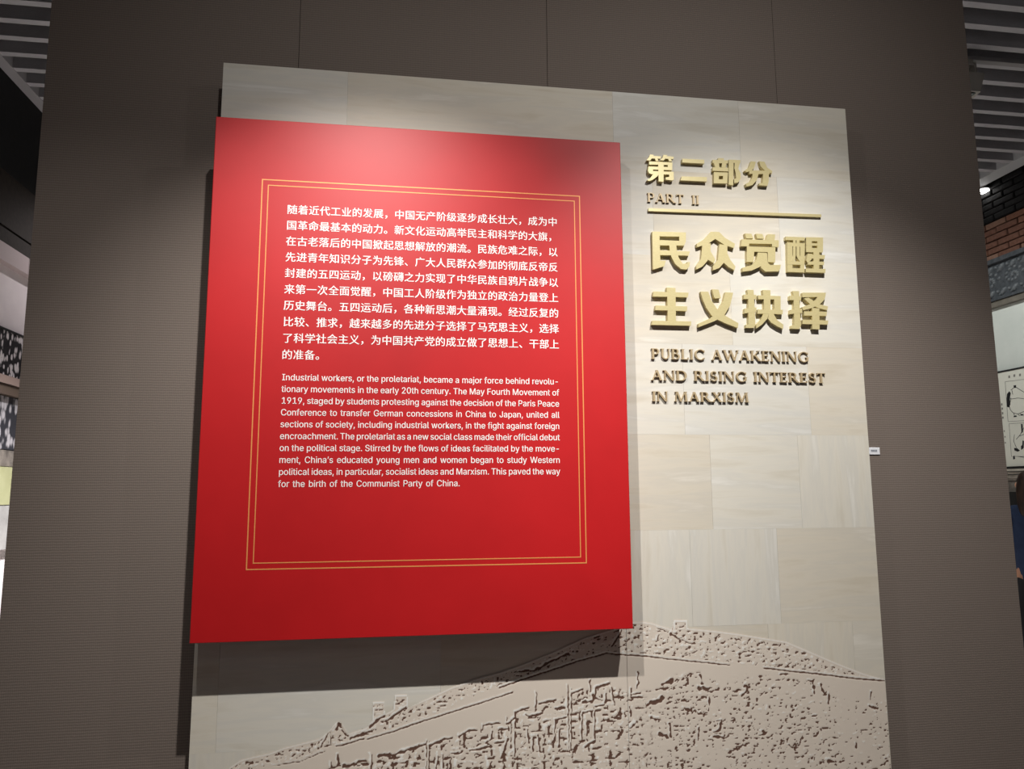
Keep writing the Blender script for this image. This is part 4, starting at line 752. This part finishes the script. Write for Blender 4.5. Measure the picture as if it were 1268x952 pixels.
gq = MB().box(XN+0.001, XN+0.03, 1.4, 5.6, lw(0, 680), lw(0, 626)).build('grey_panel', mottled('soft_grey_board', lin(150, 148, 146), lin(176, 174, 172), (1, 1, 1), 5, 0.7, 0, 0)); tag(gq, 'plain grey panel below the olive green one, far left', 'panel')

# ------------------------------------------------------------------ person beside the right wall
def skin(name, joints, bones, m_, parent, sub=2):
    me_ = bpy.data.meshes.new(name); me_.from_pydata([j[0] for j in joints], bones, []); ob = bpy.data.objects.new(name, me_); C.objects.link(ob)
    ob.modifiers.new('s', 'SKIN'); sd = ob.modifiers.new('u', 'SUBSURF'); sd.levels = sub; sd.render_levels = sub
    for i, j in enumerate(joints):
        r_ = j[1]; me_.skin_vertices[0].data[i].radius = r_ if isinstance(r_, tuple) else (r_, r_); me_.skin_vertices[0].data[i].use_root = (i == 0)
    bpy.context.view_layer.update(); e = ob.evaluated_get(bpy.context.evaluated_depsgraph_get()); nm = bpy.data.meshes.new_from_object(e)
    nm.name = name; nm.materials.clear(); nm.materials.append(m_); nm.polygons.foreach_set('use_smooth', [True]*len(nm.polygons)); bpy.data.objects.remove(ob)
    o = bpy.data.objects.new(name, nm); C.objects.link(o); o.parent = parent; return o
pxp = 1285
d_ = ray(pxp, 690); tt = 5.05/(d_.normalized().dot(fw)*1.0); pp = CAM+d_.normalized()*tt
person = empty('person', (pp.x, pp.y, 0), 'person in a dark blue shirt and black trousers standing by the right wall', 'person')
person.rotation_euler = (0, 0, R(-48))       # faces the wall; local +y is the way the person looks
sk = mottled('skin', lin(190, 140, 112), lin(200, 150, 122), (1, 1, 1), 10, 0.5, 0, 0); shirt = mottled('dark_blue_cotton', lin(38, 52, 82), lin(46, 62, 94), (1, 1, 1), 20, 0.85)
J = [((0, 0, 0.86), (.13, .09)), ((0, 0, 1.05), (.115, .085)), ((0, 0, 1.25), (.135, .09)), ((0, 0, 1.36), (.07, .06)), ((0, 0.01, 1.42), .05), ((0, 0.03, 1.49), (.065, .075)), ((0, 0.03, 1.57), (.072, .088)), ((0, 0.02, 1.62), (.05, .06))]
Bn = [(i, i+1) for i in range(7)]
def limb(pts, root):
    k_ = len(J); J.extend(pts); Bn.append((root, k_)); Bn.extend((k_+i, k_+i+1) for i in range(len(pts)-1)); return k_+len(pts)-1
for s_ in (-1, 1):
    w_i = limb([((s_*.17, -.01, 1.32), .047), ((s_*.215, -.02, 1.05), .038), ((s_*.225, .05, .84), .027), ((s_*.225, .07, .78), (.034, .02))], 3)
    for f_ in range(4):
        fy = .045+f_*.018; k_ = len(J); J.extend([((s_*.225, fy, .745), .009), ((s_*.223, fy+.004, .712-.006*(f_ in (0, 3))), .008), ((s_*.215, fy+.01, .685-.008*(f_ in (0, 3))), .007)]); Bn.extend([(w_i, k_), (k_, k_+1), (k_+1, k_+2)])
    k_ = len(J); J.extend([((s_*.215, .105, .765), .01), ((s_*.205, .125, .735), .008)]); Bn.extend([(w_i, k_), (k_, k_+1)])
    limb([((s_*.095, 0, .80), .085), ((s_*.10, .01, .47), .055), ((s_*.10, -.01, .10), .038), ((s_*.10, .05, .04), (.04, .035)), ((s_*.10, .15, .03), (.035, .025))], 0)
skin('body', J, Bn, sk, person)
skin('shirt', [((0, 0, .76), (.14, .115)), ((0, 0, 1.03), (.14, .105)), ((0, 0, 1.24), (.155, .11)), ((0, 0, 1.355), (.09, .075)), ((.17, -.01, 1.325), .062), ((.205, -.02, 1.12), .056), ((.210, -.02, 1.08), .050), ((-.17, -.01, 1.325), .062), ((-.205, -.02, 1.12), .056), ((-.210, -.02, 1.08), .050)],
     [(0, 1), (1, 2), (2, 3), (3, 4), (4, 5), (5, 6), (3, 7), (7, 8), (8, 9)], shirt, person)
skin('trousers', [((0, 0, 1.02), (.135, .10)), ((.095, 0, .78), .10), ((.10, .01, .47), .07), ((.10, 0, .08), .055), ((-.095, 0, .78), .10), ((-.10, .01, .47), .07), ((-.10, 0, .08), .055)], [(0, 1), (1, 2), (2, 3), (0, 4), (4, 5), (5, 6)], mat('black_trousers', lin(26, 26, 30), 0.85), person)
hairm = mottled('dark_brown_hair', lin(30, 22, 18), lin(62, 44, 34), (1, 1, 0.2), 60, 0.5, 0, 0.4)
skin('hair', [((0, -.02, 1.635), (.045, .055)), ((0, -.01, 1.58), (.080, .082)), ((0, -.05, 1.50), (.09, .055)), ((0, -.075, 1.38), (.085, .04)), ((0, -.085, 1.30), (.06, .025))], [(0, 1), (1, 2), (2, 3), (3, 4)], hairm, person)
fc = MB()
for s_ in (-1, 1): fc.dome((s_*.032, .105, 1.545), (0, 1, 0), (.014, .008), .008, 10, 3)
fc.build('eyes', mat('eye', lin(40, 30, 26), 0.2), None).parent = person
fc = MB(); fc.dome((0, .108, 1.515), (0, 1, 0), (.013, .022), .022, 10, 4)
for s_ in (-1, 1): fc.dome((s_*.078, .02, 1.53), (s_, 0, 0), (.028, .014), .014, 10, 3)
fc.build('nose_and_ears', sk, None, True).parent = person
fc = MB().dome((0, .104, 1.475), (0, 1, 0), (.022, .007), .006, 10, 3); fc.build('mouth', mat('lips', lin(150, 80, 74), 0.5), None).parent = person
for s_ in (-1, 1):
    sh = skin('shoe', [((s_*.10, -.05, .035), (.042, .035)), ((s_*.10, .06, .04), (.047, .04)), ((s_*.10, .17, .03), (.042, .03))], [(0, 1), (1, 2)], mat('dark_shoe', lin(40, 38, 38), 0.5), person)
bpy.context.view_layer.update()
